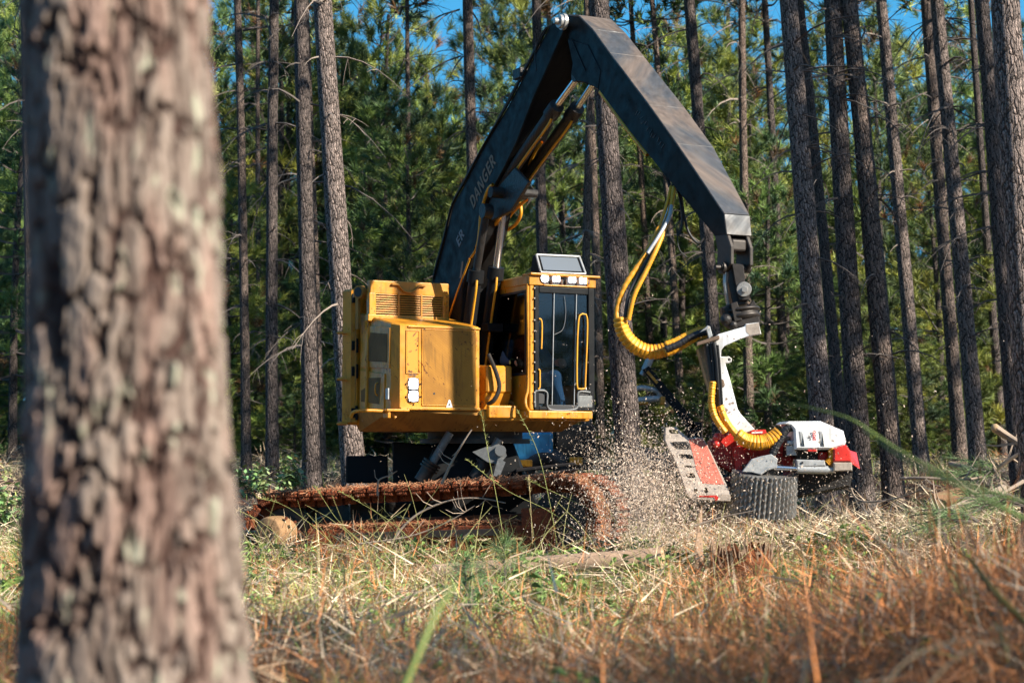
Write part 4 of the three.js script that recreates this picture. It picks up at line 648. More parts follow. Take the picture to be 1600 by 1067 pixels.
{
  const D = (px, py, d) => at(px, py, d).sub(MO), u = new THREE.Group(); u.name = 'carbody'; harvester.add(u);
  part(u, 'pedestal', hull([[-0.95, 0.35], [0.95, 0.35], [0.6, 1.1], [-0.6, 1.1]].flatMap(([x, y]) => [V(x, y, 0.6), V(x, y, -0.6)]).concat([V(-0.5, 1.46, 0.4), V(0.5, 1.46, 0.4), V(0.5, 1.46, -0.4), V(-0.5, 1.46, -0.4)])), mat.black);
  part(u, 'axle_beam', [box(-1.6, 1.3, 0.35, 0.7, -0.5, 0.4, 0.04)], mat.oily);
  pieces(u, 'guard_box', [hexa([D(540, 755, 22.6), D(606, 755, 22.6), D(606, 712, 22.6), D(540, 712, 22.6), D(540, 755, 23.2), D(606, 755, 23.2), D(600, 714, 23.2), D(545, 714, 23.2)], 0.02), hexa([D(614, 756, 22.4), D(702, 756, 22.4), D(702, 697, 22.4), D(612, 690, 22.4), D(614, 756, 23.2), D(702, 756, 23.2), D(702, 697, 23.2), D(620, 692, 23.2)], 0.02)], mat.black);
  for (const [a, b, c, d] of [[[657, 752], [676, 722], [703, 676], 21.4], [[640, 752], [660, 722], [690, 680], 22.9], [[742, 748], [764, 712], [780, 686], 21.5]]) {
    part(u, 'levelling_rod', rod(D(...b, d), D(...c, d), 0.05, 0.05), mat.grey);
    part(u, 'levelling_barrel', [rod(D(...a, d), D(...b, d), 0.09, 0.095), ...[0, 0.35, 0.7].map((t) => { const p = D(...a, d).lerp(D(...b, d), 0.62 + t * 0.4), q = D(...a, d).lerp(D(...b, d), 0.7 + t * 0.4); return rod(p, q, 0.12, 0.125, 18); })], mat.worn);
  }
  part(u, 'tilt_knuckle', [hull([[738, 706], [760, 698], [786, 697], [792, 712], [780, 726], [762, 722]].flatMap(([x, y]) => [D(x, y, 21.3), D(x, y, 21.6)])), rod(D(782, 704, 21.25), D(782, 704, 21.7), 0.07)], mat.grey);
  part(u, 'knuckle_link', hull([[778, 716], [790, 722], [782, 742], [770, 746]].flatMap(([x, y]) => [D(x, y, 21.2), D(x, y, 21.3)])), mat.grey);
  pieces(u, 'catwalk', [hexa([D(806, 738, 21.0), D(900, 727, 20.8), D(900, 722, 20.8), D(806, 732, 21.0), D(806, 738, 21.8), D(900, 727, 21.6), D(900, 722, 21.6), D(806, 732, 21.8)], 0.01), hexa([D(812, 748, 20.9), D(905, 735, 20.7), D(905, 731, 20.7), D(812, 743, 20.9), D(812, 748, 21.3), D(905, 735, 21.2), D(905, 731, 21.2), D(812, 743, 21.3)], 0.01)], mat.worn);
}
// --- rotator and felling head (built at the stick's tip)
const HD = 16.9;
{
  const head = new THREE.Group(); head.name = 'felling_head'; harvester.add(head);
  const P = (px, py, dz = 0) => at(px, py, HD - dz).sub(MO), S = FOCAL / HD, f = (m) => m / S;
  // a flat piece: outline in photograph positions, front face at dz, going back by depth
  const slab = (list, dz, depth, bevel = 0.006, holes = []) => { const o = P(...list[0], dz), q = (l) => l.map(([x, y]) => { const p = P(x, y, dz); return [p.x - o.x, p.y - o.y]; }); return boxUV(plate(q(list), depth, bevel, holes.map(q)).translate(o.x, o.y, o.z - depth)); };
  part(head, 'swing_link', [slab([[1144, 411], [1162, 414], [1165, 442], [1171, 458], [1171, 469], [1156, 469], [1149, 440]], 0.1, 0.06), slab([[1140, 411], [1160, 413], [1163, 440], [1170, 460], [1168, 474], [1146, 478], [1138, 440]], 0.04, 0.2)], mat.worn);
  part(head, 'link_boss', [rod(P(1163, 452, 0.1), P(1163, 452, 0.14), 0.075, 0.07, 22), rod(P(1164, 452, 0.14), P(1164, 452, 0.19), 0.034, 0.03, 6)], mat.steel);
  part(head, 'ribbed_hose', tube([P(1134, 424, 0), P(1133, 440, 0.02), P(1135, 458, 0.02), P(1138, 476, 0)], (t, i) => 0.017 + (i % 2) * 0.005, 8, 60), mat.steel);
  part(head, 'rotator', [slab([[1142, 474], [1152, 471], [1158, 487], [1160, 500], [1148, 503]], 0.14, 0.12), slab([[1173, 474], [1178, 468], [1185, 482], [1170, 486]], 0.08, 0.1)], mat.worn);
  const ring = boxUV(new THREE.LatheGeometry([[0, 0.06], [0.11, 0.06], [0.13, 0.05], [0.175, 0.045], [0.185, 0.03], [0.185, 0.015], [0.16, 0.008], [0.16, -0.015], [0.178, -0.022], [0.178, -0.05], [0.15, -0.07], [0.1, -0.09], [0, -0.09]].map(([x, y]) => new THREE.Vector2(x, y)).reverse(), 36));
  const c0 = P(1160, 490, -0.02); ring.rotateZ(0.14).rotateX(-0.1).translate(c0.x, c0.y, c0.z); part(head, 'swivel_ring', ring, mat.worn);
  part(head, 'rotator_base', [slab([[1150, 498], [1187, 494], [1189, 506], [1163, 511], [1152, 511]], 0.12, 0.26, 0.012)], mat.worn); part(head, 'oil_splash', slab([[1166, 507.5], [1186, 504], [1189, 521], [1172, 524], [1166, 518]], 0.143, 0.004, 0.001), mat.greyPlate);
  part(head, 'hose_coupling', [slab([[1128, 480], [1142, 474], [1150, 500], [1146, 514], [1136, 508], [1130, 496]], 0.08, 0.2, 0.02), boxUV(new THREE.SphereGeometry(0.06, 10, 8).translate(...P(1135, 500, 0.1).toArray())), boxUV(new THREE.SphereGeometry(0.05, 10, 8).translate(...P(1146, 508, 0.1).toArray()))], mat.oily);
  // white tilt arm
  const arm = [[1117, 527], [1123, 522], [1163, 510.5], [1166, 506], [1186, 503.5], [1190, 522], [1169, 525.5], [1154, 531], [1132, 541], [1127.5, 547], [1126.5, 557], [1135, 557.3], [1139, 556.6], [1144, 560], [1143.5, 565.5], [1139, 567.5], [1134, 567.5], [1134.6, 571], [1141, 592], [1153, 639], [1158, 647], [1180, 671], [1165, 676.5], [1150, 676], [1139, 662], [1128, 636], [1123.5, 600], [1120, 562]];
  const eye = []; for (let i = 0; i < 12; i++) eye.push([1139.5 + Math.cos(i * 0.5236) * 2.1, 562 - Math.sin(i * 0.5236) * 2.1]);
  part(head, 'tilt_arm', slab(arm, 0.14, 0.08, 0.006, [eye]), mat.white);
  pieces(head, 'arm_web', [slab([[1112, 545], [1119, 541], [1126, 600], [1133, 648], [1146, 676], [1138, 674], [1122, 642], [1115, 600]], 0.05, 0.22), slab([[1165, 508], [1185, 505.5], [1188, 520], [1170, 523], [1150, 530], [1132, 538], [1126, 534], [1160, 518]], 0.06, 0.24)], mat.white);
  part(head, 'far_arm_plate', slab([[1091, 545], [1099, 541], [1110, 590], [1110, 612]], -0.02, 0.2), M([0.40, 0.30, 0.18], 0.7, 0, { map: metalTex }), 'dusty tan inner plate');
  part(head, 'wear_plate', hexa([P(1088, 541, 0.2), P(1125, 530, 0.2), P(1124, 523.5, 0.2), P(1089, 535, 0.2), P(1088, 541, -0.15), P(1125, 530, -0.15), P(1124, 523.5, -0.15), P(1089, 535, -0.15)], 0.008), mat.brownPlate);
  part(head, 'hose_bracket', [slab([[1094, 519], [1106, 508.5], [1110, 510], [1114, 525], [1108, 529], [1104, 515]], 0.2, 0.03)], mat.silver);
  pieces(head, 'grease_stain', [[1128, 597], [1129, 601]].map(([x, y]) => boxUV(new THREE.SphereGeometry(0.025, 8, 6).scale(1, 1.2, 0.15).translate(...P(x, y, 0.142).toArray()))), mat.brownPlate);
  pieces(head, 'arm_marking', [0, 1, 2, 3, 4].map((k) => slab([[1126 + k * 0.7, 633 + k * 3], [1133 + k * 0.7, 631.5 + k * 3], [1133 + k * 0.7, 632.5 + k * 3], [1126 + k * 0.7, 634 + k * 3]], 0.144, 0.004, 0.0005)), mat.greyMark);
  // hoses of the head
  const wrap = (b, k = 0.006) => (t, i) => b + ((i * 7) % 5) / 5 * k + (i % 3 === 0 ? -k * 0.7 : 0);
  const H = (name, pts, dz, r, m, seg) => part(head, name, tube(pts.map(([x, y, d]) => P(x, y, d ?? dz)), r, 10, seg || 0), m);
  H('yellow_sleeve', [[1114, 596], [1112.5, 612], [1112, 630], [1117, 650], [1125, 664], [1134, 676]], 0.22, wrap(0.033), mat.hose, 60);
  H('yellow_sleeve', [[1125, 634], [1131, 650], [1140, 666], [1152, 680], [1158, 684]], 0.2, wrap(0.035), mat.hose, 60);
  H('thick_sleeve', [[1152, 678], [1164, 687], [1180, 691.5], [1195, 690.5], [1208, 684], [1218, 675]], 0.2, (t, i) => 0.062 + 0.012 * Math.sin(t * Math.PI) + ((i * 7) % 5) * 0.0018 - (i % 6 === 0 ? 0.006 : 0), mat.hose, 70);
  H('black_hose', [[1104, 537], [1108, 560], [1111, 580], [1114, 598]], 0.16, 0.022, mat.rubber); H('black_hose', [[1101, 538], [1106, 565], [1112, 600], [1118, 640], [1128, 665]], 0.14, 0.018, mat.brownPlate);
  H('black_hose', [[1116, 535], [1120, 560], [1123, 600], [1126, 634]], 0.2, 0.024, mat.rubber); H('black_hose', [[1111, 536], [1115, 570], [1118, 610], [1126, 650], [1136, 672]], 0.17, (t, i) => 0.018 + (i % 2) * 0.004, mat.rubber, 60); H('black_hose', [[1121, 539], [1124, 570], [1126, 600], [1128, 632]], 0.21, 0.016, mat.black);
  H('thick_black_hose', [[1238, 667], [1229, 671], [1221, 684], [1213, 697], [1207, 710]], 0.22, wrap(0.04), mat.rubber, 40);
  H('coil_hose', [[1299, 700], [1300.5, 709], [1299, 718], [1293, 724]], 0.3, (t, i) => 0.026 + 0.012 * Math.abs(Math.sin(i * 0.8)), mat.hose, 46);
  // hose bundle from the stick down to the head
  const q = (px, py, z) => { const r = at(px, py, HD - z).sub(MO); return r; };
  H('bundle_sleeve', [[969, 496], [971, 510], [979, 527], [993, 541], [1011, 549], [1030, 549], [1047, 543]], -0.35, (t, i) => 0.068 + 0.008 * Math.sin(t * 3.1) + ((i * 7) % 5) * 0.002 - (i % 5 === 0 ? 0.008 : 0), mat.hose, 80);
  H('bundle_hose', [[1049, 290, -0.8], [1041, 322, -0.6], [1023, 372, -0.45], [999, 412, -0.4], [976, 448, -0.36], [964, 485, -0.35], [965, 505, -0.33]], 0, (t, i) => (t < 0.35 ? 0.017 : 0.03) + (i % 4 === 0 ? -0.004 : 0), mat.hose, 90);
  H('bundle_hose', [[1052, 290, -0.8], [1046, 330, -0.6], [1029, 375, -0.42], [1004, 420, -0.36], [983, 460, -0.3], [977, 495, -0.3]], 0, 0.02, mat.rubber, 60);
  H('bundle_hose', [[1054, 292, -0.75], [1045, 338, -0.55], [1030, 380, -0.36], [1009, 425, -0.3], [991, 462, -0.27], [982, 500, -0.28]], 0, (t, i) => 0.022 + (i % 2) * 0.006, mat.hose, 110);
  H('bundle_pipe', [[1048, 300, -0.75], [1038, 335, -0.62], [1026, 366, -0.55]], 0, 0.02, mat.chrome); H('bundle_pipe', [[1050, 310, -0.7], [1046, 338, -0.5], [1030, 368, -0.36], [1012, 396, -0.3]], 0, 0.02, mat.silver);
  for (const [o, m, r, dz] of [[-6, mat.hose, 0.034, -0.3], [1, mat.rubber, 0.034, -0.24], [7, mat.hose, 0.036, -0.28]]) H('bundle_tail', [[1040, 545 + o], [1058, 538 + o], [1076, 528 + o * 0.9], [1094, 520 + o * 0.7], [1106, 518 + o * 0.5]], dz + 0.12, wrap(r, 0.005), m, 40);
  for (const [pts, r] of [[[[1050, 270], [1060, 300], [1066, 330], [1066, 352], [1060, 368]], 0.014], [[[1064, 300], [1070, 340], [1078, 366], [1092, 380], [1100, 372]], 0.014], [[[1038, 272], [1044, 282], [1047, 292]], 0.02], [[[1058, 350], [1062, 390], [1074, 402]], 0.006]]) H('loop_hose', pts, -0.85, r, mat.rubber);
  // red frame
  part(head, 'main_frame', [slab([[1112, 690], [1130, 676], [1200, 676], [1240, 690], [1240, 735], [1150, 742], [1112, 722]], -0.1, 0.4, 0.02), slab([[1146, 700], [1160, 694], [1170, 735], [1150, 740]], 0.06, 0.2)], mat.red);
  part(head, 'red_bracket', slab([[1170, 680], [1172, 675.5], [1176, 672], [1197, 671], [1199, 679.5]], 0.14, 0.3, 0.008), mat.red);
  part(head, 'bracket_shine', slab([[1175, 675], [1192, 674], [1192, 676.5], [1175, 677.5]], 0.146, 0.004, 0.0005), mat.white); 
  pieces(head, 'guide_knob', [boxUV(new THREE.SphereGeometry(0.05, 14, 10).translate(...P(1122, 684, 0.1).toArray())), boxUV(new THREE.SphereGeometry(0.04, 12, 8).translate(...P(1120, 694, 0.12).toArray()))], mat.red);
  part(head, 'lower_guard', slab([[1135, 746], [1150, 743], [1150, 750], [1137, 752]], 0.1, 0.1), mat.fadedRed);
  // saw guard plate with slots, leaning back
  const lean = (g) => { const p = g.attributes.position, y0 = P(1090, 770).y; for (let i = 0; i < p.count; i++) p.setZ(i, p.getZ(i) - (p.getY(i) - y0) * 0.42); g.computeVertexNormals(); return g; };
  const slot = (cx, cy, w, h, sk = 0.25) => [[-0.42, -0.5], [0.3, -0.5], [0.5, -0.2], [0.5, 0.4], [0.4, 0.5], [-0.3, 0.5], [-0.5, 0.2], [-0.5, -0.35]].map(([x, y]) => [cx + x * w + y * h * sk, cy + y * h]);
  const slots = [slot(1056.5, 674, 15, 7.5), slot(1067, 696.5, 22, 8.5), slot(1075, 713.5, 22, 9), slot(1078.3, 729, 15, 4.6), slot(1080.5, 743, 15, 9)];
  const holes2 = [[1087.5, 767, 4, 5.5], [1104, 766, 4, 5.5]].map(([x, y, a, b]) => Array.from({ length: 10 }, (_, i) => [x + Math.cos(i * 0.628) * a, y + Math.sin(i * 0.628) * b]));
  const outl = [[1044, 667], [1061, 666], [1079, 684], [1102, 683], [1110, 696], [1124, 729], [1136.7, 758], [1141.6, 771], [1141, 774], [1080, 773], [1074, 771], [1060, 727], [1042.5, 688]];
  part(head, 'saw_guard', lean(slab(outl, 0.30, 0.025, 0.004, [...slots, ...holes2])), mat.greyPlate, 'scuffed bare steel guard plate with slots');
  part(head, 'painted_panel', lean(slab([[1080, 685.5], [1101, 684.5], [1109, 697], [1122, 729], [1133, 757], [1118, 757], [1098, 755], [1090, 735], [1087, 716]], 0.304, 0.006, 0.001)), mat.fadedRed, 'faded red paint panel');
  pieces(head, 'guard_flange', [lean(slab([[1042, 688], [1044.5, 667], [1047, 667], [1046, 687], [1063, 727], [1077, 771], [1074, 773], [1059, 728]], 0.28, 0.16, 0.004)), slab([[1074, 771], [1141.6, 772], [1141.6, 783.5], [1117, 783], [1078, 779.5]], 0.31, 0.06, 0.006)], mat.greyPlate);
  part(head, 'lip_stripe', slab([[1090, 774.5], [1122, 774], [1124, 780], [1118, 782.5], [1116, 777], [1090, 776.5]], 0.316, 0.008, 0.001), mat.red);
  part(head, 'guard_box', slab([[1050, 690], [1075, 690], [1138, 765], [1138, 778], [1085, 776]], 0.12, 0.3, 0.02), mat.oily);
  // feed roller: ribbed drum
  {
    const g = new THREE.CylinderGeometry(0.31, 0.32, 0.40, 42 * 6, 24, false), p = g.attributes.position;
    for (let i = 0; i < p.count; i++) { const x = p.getX(i), z = p.getZ(i), a = Math.atan2(z, x), r = Math.hypot(x, z); if (r > 0.2) { const w = Math.cos(a * 42 + p.getY(i) * 2.5), k = r + 0.020 * Math.sign(w) * Math.pow(Math.abs(w), 0.4) * (0.75 + 0.25 * Math.sign(Math.cos(p.getY(i) * 95 + Math.round(a * 42 / 6.283) * 2))) + 0.004 * N(x * 30, p.getY(i) * 30, z * 30); p.setX(i, Math.cos(a) * k); p.setZ(i, Math.sin(a) * k); } }
    g.computeVertexNormals(); const c = P(1193, 770, 0.12); g.rotateX(0.16).rotateZ(-0.06).translate(c.x, c.y, c.z);
    part(head, 'feed_roller', boxUV(g), mat.rollerSteel);
    part(head, 'roller_motor', boxUV(new THREE.CylinderGeometry(0.2, 0.2, 0.1, 24).translate(c.x, c.y + 0.23, c.z - 0.04)), mat.oily);
    const c2 = P(1200, 758, -0.5); part(head, 'feed_roller', boxUV(g.clone().translate(c2.x - c.x - 0.4, c2.y - c.y, c2.z - c.z)), mat.rollerSteel);
  }
  part(head, 'delimbing_knife', [slab([[1160, 737], [1175, 717.5], [1190, 713], [1206, 709.6], [1216, 717], [1214, 728], [1200, 731], [1186, 741], [1176, 738]], 0.34, 0.05), slab([[1186, 740], [1200, 730], [1216, 726], [1214, 731], [1200, 735], [1190, 742]], 0.36, 0.03)], mat.silver);
  part(head, 'knife_cylinder', [rod(P(1246, 733, 0.3), P(1294, 734, 0.3), 0.042, 0.042), rod(P(1290, 734, 0.3), P(1304, 735, 0.3), 0.03)], mat.silver);
  part(head, 'cylinder_rod', rod(P(1212, 730.5, 0.3), P(1247, 732.5, 0.3), 0.022), mat.chrome);
  part(head, 'cylinder_cover', slab([[1245, 718], [1289, 719], [1291, 728], [1246, 730]], 0.34, 0.12, 0.01), mat.silver);
  const scr = P(1254, 723, 0.344); part(head, 'cover_screw', rod(scr, scr.clone().add(V(0, 0, 0.006)), 0.012, 0.012, 8), mat.rubber);
  // white hood
  const hood = [[1229, 662], [1236, 657.7], [1286, 657.7], [1320, 673], [1323.5, 690], [1321, 696], [1301.5, 702.6], [1292.5, 702.6], [1289.5, 671], [1277, 670.5], [1279.5, 702.4], [1261.5, 702.4], [1258.5, 671], [1246, 670.5], [1247.5, 702.4], [1243, 702.4], [1242, 671], [1237, 665]];
  const hs = slab([[1229, 662], [1236, 657.7], [1286, 657.7], [1320, 673], [1323.5, 690], [1321, 696], [1301.5, 702.6], [1243, 702.4], [1242, 671], [1237, 665]], 0.34, 0.62, 0.02, [[[1246.5, 670.5], [1258.5, 671], [1261.3, 701], [1248, 701]], [[1277.2, 670.5], [1289.3, 671], [1292, 701], [1279, 701]]]);
  { const p = hs.attributes.position, yt = P(1280, 658).y, yb = P(1280, 702).y, fz = P(0, 0, 0.34).z; for (let i = 0; i < p.count; i++) { const k = clamp((p.getY(i) - yb) / (yt - yb), 0, 1); p.setZ(i, p.getZ(i) - 0.10 * k * k); } hs.computeVertexNormals(); }
  part(head, 'motor_hood', hs, mat.white);
  for (const x of [1246.5, 1277.2]) { part(head, 'hood_recess', slab([[x, 670], [x + 13, 670.5], [x + 15.5, 702], [x + 1.5, 702]], 0.2, 0.05, 0.004), mat.rubber); pieces(head, 'hood_lever', [slab([[x + 2.2, 673.5], [x + 8.8, 673.5], [x + 10.5, 694], [x + 4.4, 694]], 0.31, 0.06, 0.01), slab([[x + 2.2, 694], [x + 12, 694], [x + 13, 702], [x + 9, 703], [x + 7.5, 697], [x + 5, 703], [x + 3, 702]], 0.30, 0.04, 0.006)], mat.silver); }
  const word = (s, px, py, h, w, m) => { const g = text(s, h, 0.003); g.computeBoundingBox(); g.scale(w / (g.boundingBox.max.x - g.boundingBox.min.x), 1, 1); g.rotateZ(Math.PI / 2); const p = P(px, py, 0.34); g.translate(p.x, p.y, p.z - 0.018); part(head, 'lettering', g, m); };
  word('MAX', 1266, 689.5, f(4.6) , f(16.5), mat.darkMark); word('10000', 1273.5, 686.5, f(4.8), f(27), mat.redMark);
  part(head, 'red_trim', slab([[1263, 702.6], [1278, 702.6], [1277, 706], [1263, 706]], 0.33, 0.1), mat.red);
  pieces(head, 'dark_housing', [slab([[1244, 700], [1302, 700], [1302, 722], [1244, 718]], 0.12, 0.36, 0.01), slab([[1230, 690], [1243, 672], [1243, 712], [1228, 714]], 0.1, 0.3, 0.01), slab([[1240, 728], [1335, 734], [1330, 762], [1244, 780]], -0.08, 0.4, 0.03)], mat.oily);
  part(head, 'red_housing', slab([[1282, 706], [1294, 706], [1294, 722], [1280, 718]], 0.2, 0.1, 0.02), mat.red);
  pieces(head, 'side_bracket', [slab([[1231, 689], [1241, 688], [1242, 694], [1231, 695]], 0.26, 0.06), slab([[1229, 697], [1240, 695], [1246, 711], [1230, 712]], 0.24, 0.03)], mat.silver);
  part(head, 'red_cover', [slab([[1303, 701], [1323, 694.5], [1329, 704], [1332, 722], [1303, 722]], 0.36, 0.45, 0.015), hexa([P(1328, 722, 0.35), P(1344.5, 733, -0.1), P(1339, 707, -0.1), P(1327, 703, 0.35), P(1328, 722, -0.2), P(1344, 733, -0.25), P(1338, 707, -0.25), P(1326, 703, -0.2)], 0.008)], mat.red);
  part(head, 'cover_band', slab([[1303, 722.5], [1332, 722.5], [1333, 736], [1303, 737]], 0.355, 0.44, 0.012), mat.greyPlate);
}
// ------------------------------------------------------------------ operator in the cab
{
  const w = (x, y, z) => V(x, y, z).applyAxisAngle(V(0, 1, 0), YAW).add(MO);
  const t = thing('person', 'seated machine operator in orange vest and blue clothes behind the cab pane', 'person', w(0.40, 2.05, 0.47)); t.rotation.y = YAW;
  const sdf = (bones, res, half, c, m, name) => {          // bones: [a, b, ra, rb]
    const mc = new MarchingCubes(res, m, false, false, 120000); mc.isolation = 0; const f = mc.field, p = V();
    for (let k = 0; k < res; k++) for (let j = 0; j < res; j++) for (let i = 0; i < res; i++) {
      p.set((i - res / 2) / (res / 2) * half + c.x, (j - res / 2) / (res / 2) * half + c.y, (k - res / 2) / (res / 2) * half + c.z); let s = 0;
      for (const [a, b, ra, rb] of bones) { const ab = b.clone().sub(a), h = clamp(p.clone().sub(a).dot(ab) / Math.max(ab.lengthSq(), 1e-9), 0, 1), d = p.distanceTo(a.clone().addScaledVector(ab, h)) - lerp(ra, rb, h); s += Math.exp(-d * 45); }
      f[i + j * res + k * res * res] = Math.log(Math.max(s, 1e-30)) / 45;
    }
    mc.update(); const n = mc.count ?? mc.geometry.drawRange.count, g = new THREE.BufferGeometry(), P = new Float32Array(n * 3); for (let i = 0; i < n; i++) { P[i * 3] = mc.positionArray[i * 3] * half + c.x; P[i * 3 + 1] = mc.positionArray[i * 3 + 1] * half + c.y; P[i * 3 + 2] = mc.positionArray[i * 3 + 2] * half + c.z; }
    g.setAttribute('position', new THREE.BufferAttribute(P, 3)); g.computeVertexNormals(); const q = mergeVertices(g, 1e-4); q.computeVertexNormals(); return part(t, name, q, m);
  };
  // sitting, leaning a little to his right, hands on the levers
  const hip = V(0.1, 0.2, 0.02), chest = V(0.06, 0.62, 0.02), neck = V(0.05, 0.80, 0.04), headC = V(0.04, 0.96, 0.07);
  const bones = [[hip, chest, 0.16, 0.17], [chest, neck, 0.15, 0.06], [neck, headC, 0.055, 0.075], [headC.clone().add(V(0, 0.03, -0.01)), headC.clone().add(V(0, -0.06, 0.035)), 0.098, 0.068], [headC.clone().add(V(0, -0.01, 0.08)), headC.clone().add(V(0, -0.03, 0.1)), 0.014, 0.018]];
  const sh = [V(-0.15, 0.70, 0.02), V(0.27, 0.70, 0.02)], el = [V(-0.24, 0.46, 0.10), V(0.40, 0.46, 0.10)], wr = [V(-0.21, 0.42, 0.34), V(0.40, 0.44, 0.34)];
  const kn = [V(-0.04, 0.24, 0.50), V(0.26, 0.24, 0.50)], an = [V(-0.06, -0.16, 0.62), V(0.28, -0.16, 0.62)], toe = [V(-0.07, -0.19, 0.80), V(0.30, -0.19, 0.80)];
  for (const s of [0, 1]) { bones.push([sh[s], el[s], 0.055, 0.045], [el[s], wr[s], 0.042, 0.03], [wr[s], wr[s].clone().add(V(0, 0, 0.07)), 0.032, 0.034], [V(hip.x + (s ? 0.09 : -0.09), 0.2, 0.06), kn[s], 0.085, 0.06], [kn[s], an[s], 0.055, 0.04], [an[s], toe[s], 0.042, 0.04]); for (let k = 0; k < 5; k++) { const a = wr[s].clone().add(V((k - 2) * 0.016, 0.005, 0.09)), b = a.clone().add(V((k - 2) * 0.003, -0.045 + (k === 0 || k === 4 ? 0.015 : 0), 0.03)); bones.push([a, b, 0.01, 0.009]); } }
  const skin = M([0.34, 0.19, 0.12], 0.6, 0, { name: 'skin' }), blue = M([0.028, 0.07, 0.14], 0.9, 0, { name: 'blue_cloth' }), orange = M([0.78, 0.10, 0.015], 0.8, 0, { name: 'orange_cloth' }), band = M([0.62, 0.66, 0.2], 0.5, 0, { name: 'reflective_band' });
  sdf(bones, 110, 0.78, V(0.09, 0.42, 0.3), skin, 'body');
  sdf([[hip.clone().add(V(0, 0.06, 0)), chest, 0.178, 0.192], [chest, neck.clone().add(V(0, -0.07, 0)), 0.18, 0.12]], 60, 0.45, V(0.08, 0.5, 0.02), orange, 'vest');
  const legs = []; for (const s of [0, 1]) legs.push([V(hip.x + (s ? 0.09 : -0.09), 0.2, 0.05), kn[s], 0.11, 0.082], [kn[s], an[s].clone().add(V(0, 0.05, 0)), 0.08, 0.07]); legs.push([V(0.0, 0.2, 0.0), V(0.2, 0.2, 0.0), 0.13, 0.13]); sdf(legs, 70, 0.55, V(0.1, 0.08, 0.32), blue, 'trousers');
  const sl = []; for (const s of [0, 1]) sl.push([sh[s], el[s], 0.075, 0.062], [el[s], wr[s].clone().lerp(el[s], 0.12), 0.06, 0.045]); sdf(sl, 80, 0.5, V(0.08, 0.56, 0.16), blue, 'shirt_sleeves').userData.kind = 'stuff';
  part(t, 'reflective_cuff', rod(wr[0].clone().lerp(el[0], 0.35), wr[0].clone().lerp(el[0], 0.2), 0.053, 0.05), band);
  part(t, 'cap', [new THREE.SphereGeometry(0.112, 20, 10, 0, 6.3, 0, 1.5).translate(headC.x, headC.y + 0.045, headC.z - 0.005), box(headC.x - 0.07, headC.x + 0.07, headC.y + 0.055, headC.y + 0.068, headC.z + 0.06, headC.z + 0.18, 0.005)], blue);
}
// ------------------------------------------------------------------ second machine far behind
{
  const D0 = 30, o = at(930, 705, D0); o.y = gh(o.x, -D0); const t = thing('log_loader', 'dark log loader with blue tank and black crane far behind the spray of chips', 'loader', o), P = (px, py, d = 0) => at(px, py, D0 - d).sub(o);
  const bx = (a, b, c, d, z0, z1, r = 0.02) => { const p = P(a, d), q = P(c, b); return box(Math.min(p.x, q.x), Math.max(p.x, q.x), Math.min(p.y, q.y), Math.max(p.y, q.y), z0, z1, r); };
  const blue = M([0.03, 0.22, 0.42], 0.4, 0, { map: dirtTex, name: 'blue_paint' });
  part(t, 'chassis', [bx(800, 722, 1085, 734, -0.9, 0.4)], mat.black);
  part(t, 'blue_tank', bx(800, 676, 863, 720, -0.3, 0.5, 0.05), blue);
  part(t, 'bumper_block', bx(812, 718, 831, 729, 0.4, 0.7), mat.yellow); part(t, 'bumper_block', bx(888, 714, 908, 726, 0.4, 0.7), mat.yellow);
  part(t, 'engine_cover', bx(866, 664, 930, 718, -0.9, 0.2, 0.05), mat.black);
  for (const px of [850, 1000, 1062]) part(t, 'wheel', boxUV(new THREE.TorusGeometry(0.36, 0.17, 12, 26).translate(P(px, 745).x, P(px, 745).y, 0.35)), mat.rubber);
  part(t, 'crane_boom', hull([[1004, 578], [1014, 572], [1072, 640], [1090, 668], [1078, 672], [1056, 644]].flatMap(([x, y]) => [P(x, y, 0.1), P(x, y, -0.15)])), mat.black);
  part(t, 'boom_marking', hull([[1010, 582], [1013, 579], [1029, 597], [1026, 600]].flatMap(([x, y]) => [P(x, y, 0.106), P(x, y, 0.09)])), mat.yellow);
  part(t, 'crane_arm', [rod(P(1008, 578), P(1018, 556), 0.07), rod(P(1018, 556), P(1030, 540), 0.06), rod(P(1003, 586), P(1012, 570), 0.05)], mat.silver);
  part(t, 'grapple', [tube([P(992, 608), P(1004, 606), P(1022, 609), P(1040, 616)], 0.05), tube([P(995, 626), P(1014, 624), P(1040, 622)], 0.06), rod(P(1030, 612), P(1046, 634), 0.06)], mat.silver);
  part(t, 'crane_post', bx(1074, 660, 1096, 724, -0.3, 0.1), mat.black);
  part(t, 'yellow_clamp', [bx(996, 628, 1012, 633, 0, 0.2), bx(1030, 620, 1038, 633, 0.1, 0.25)], mat.yellow);
}
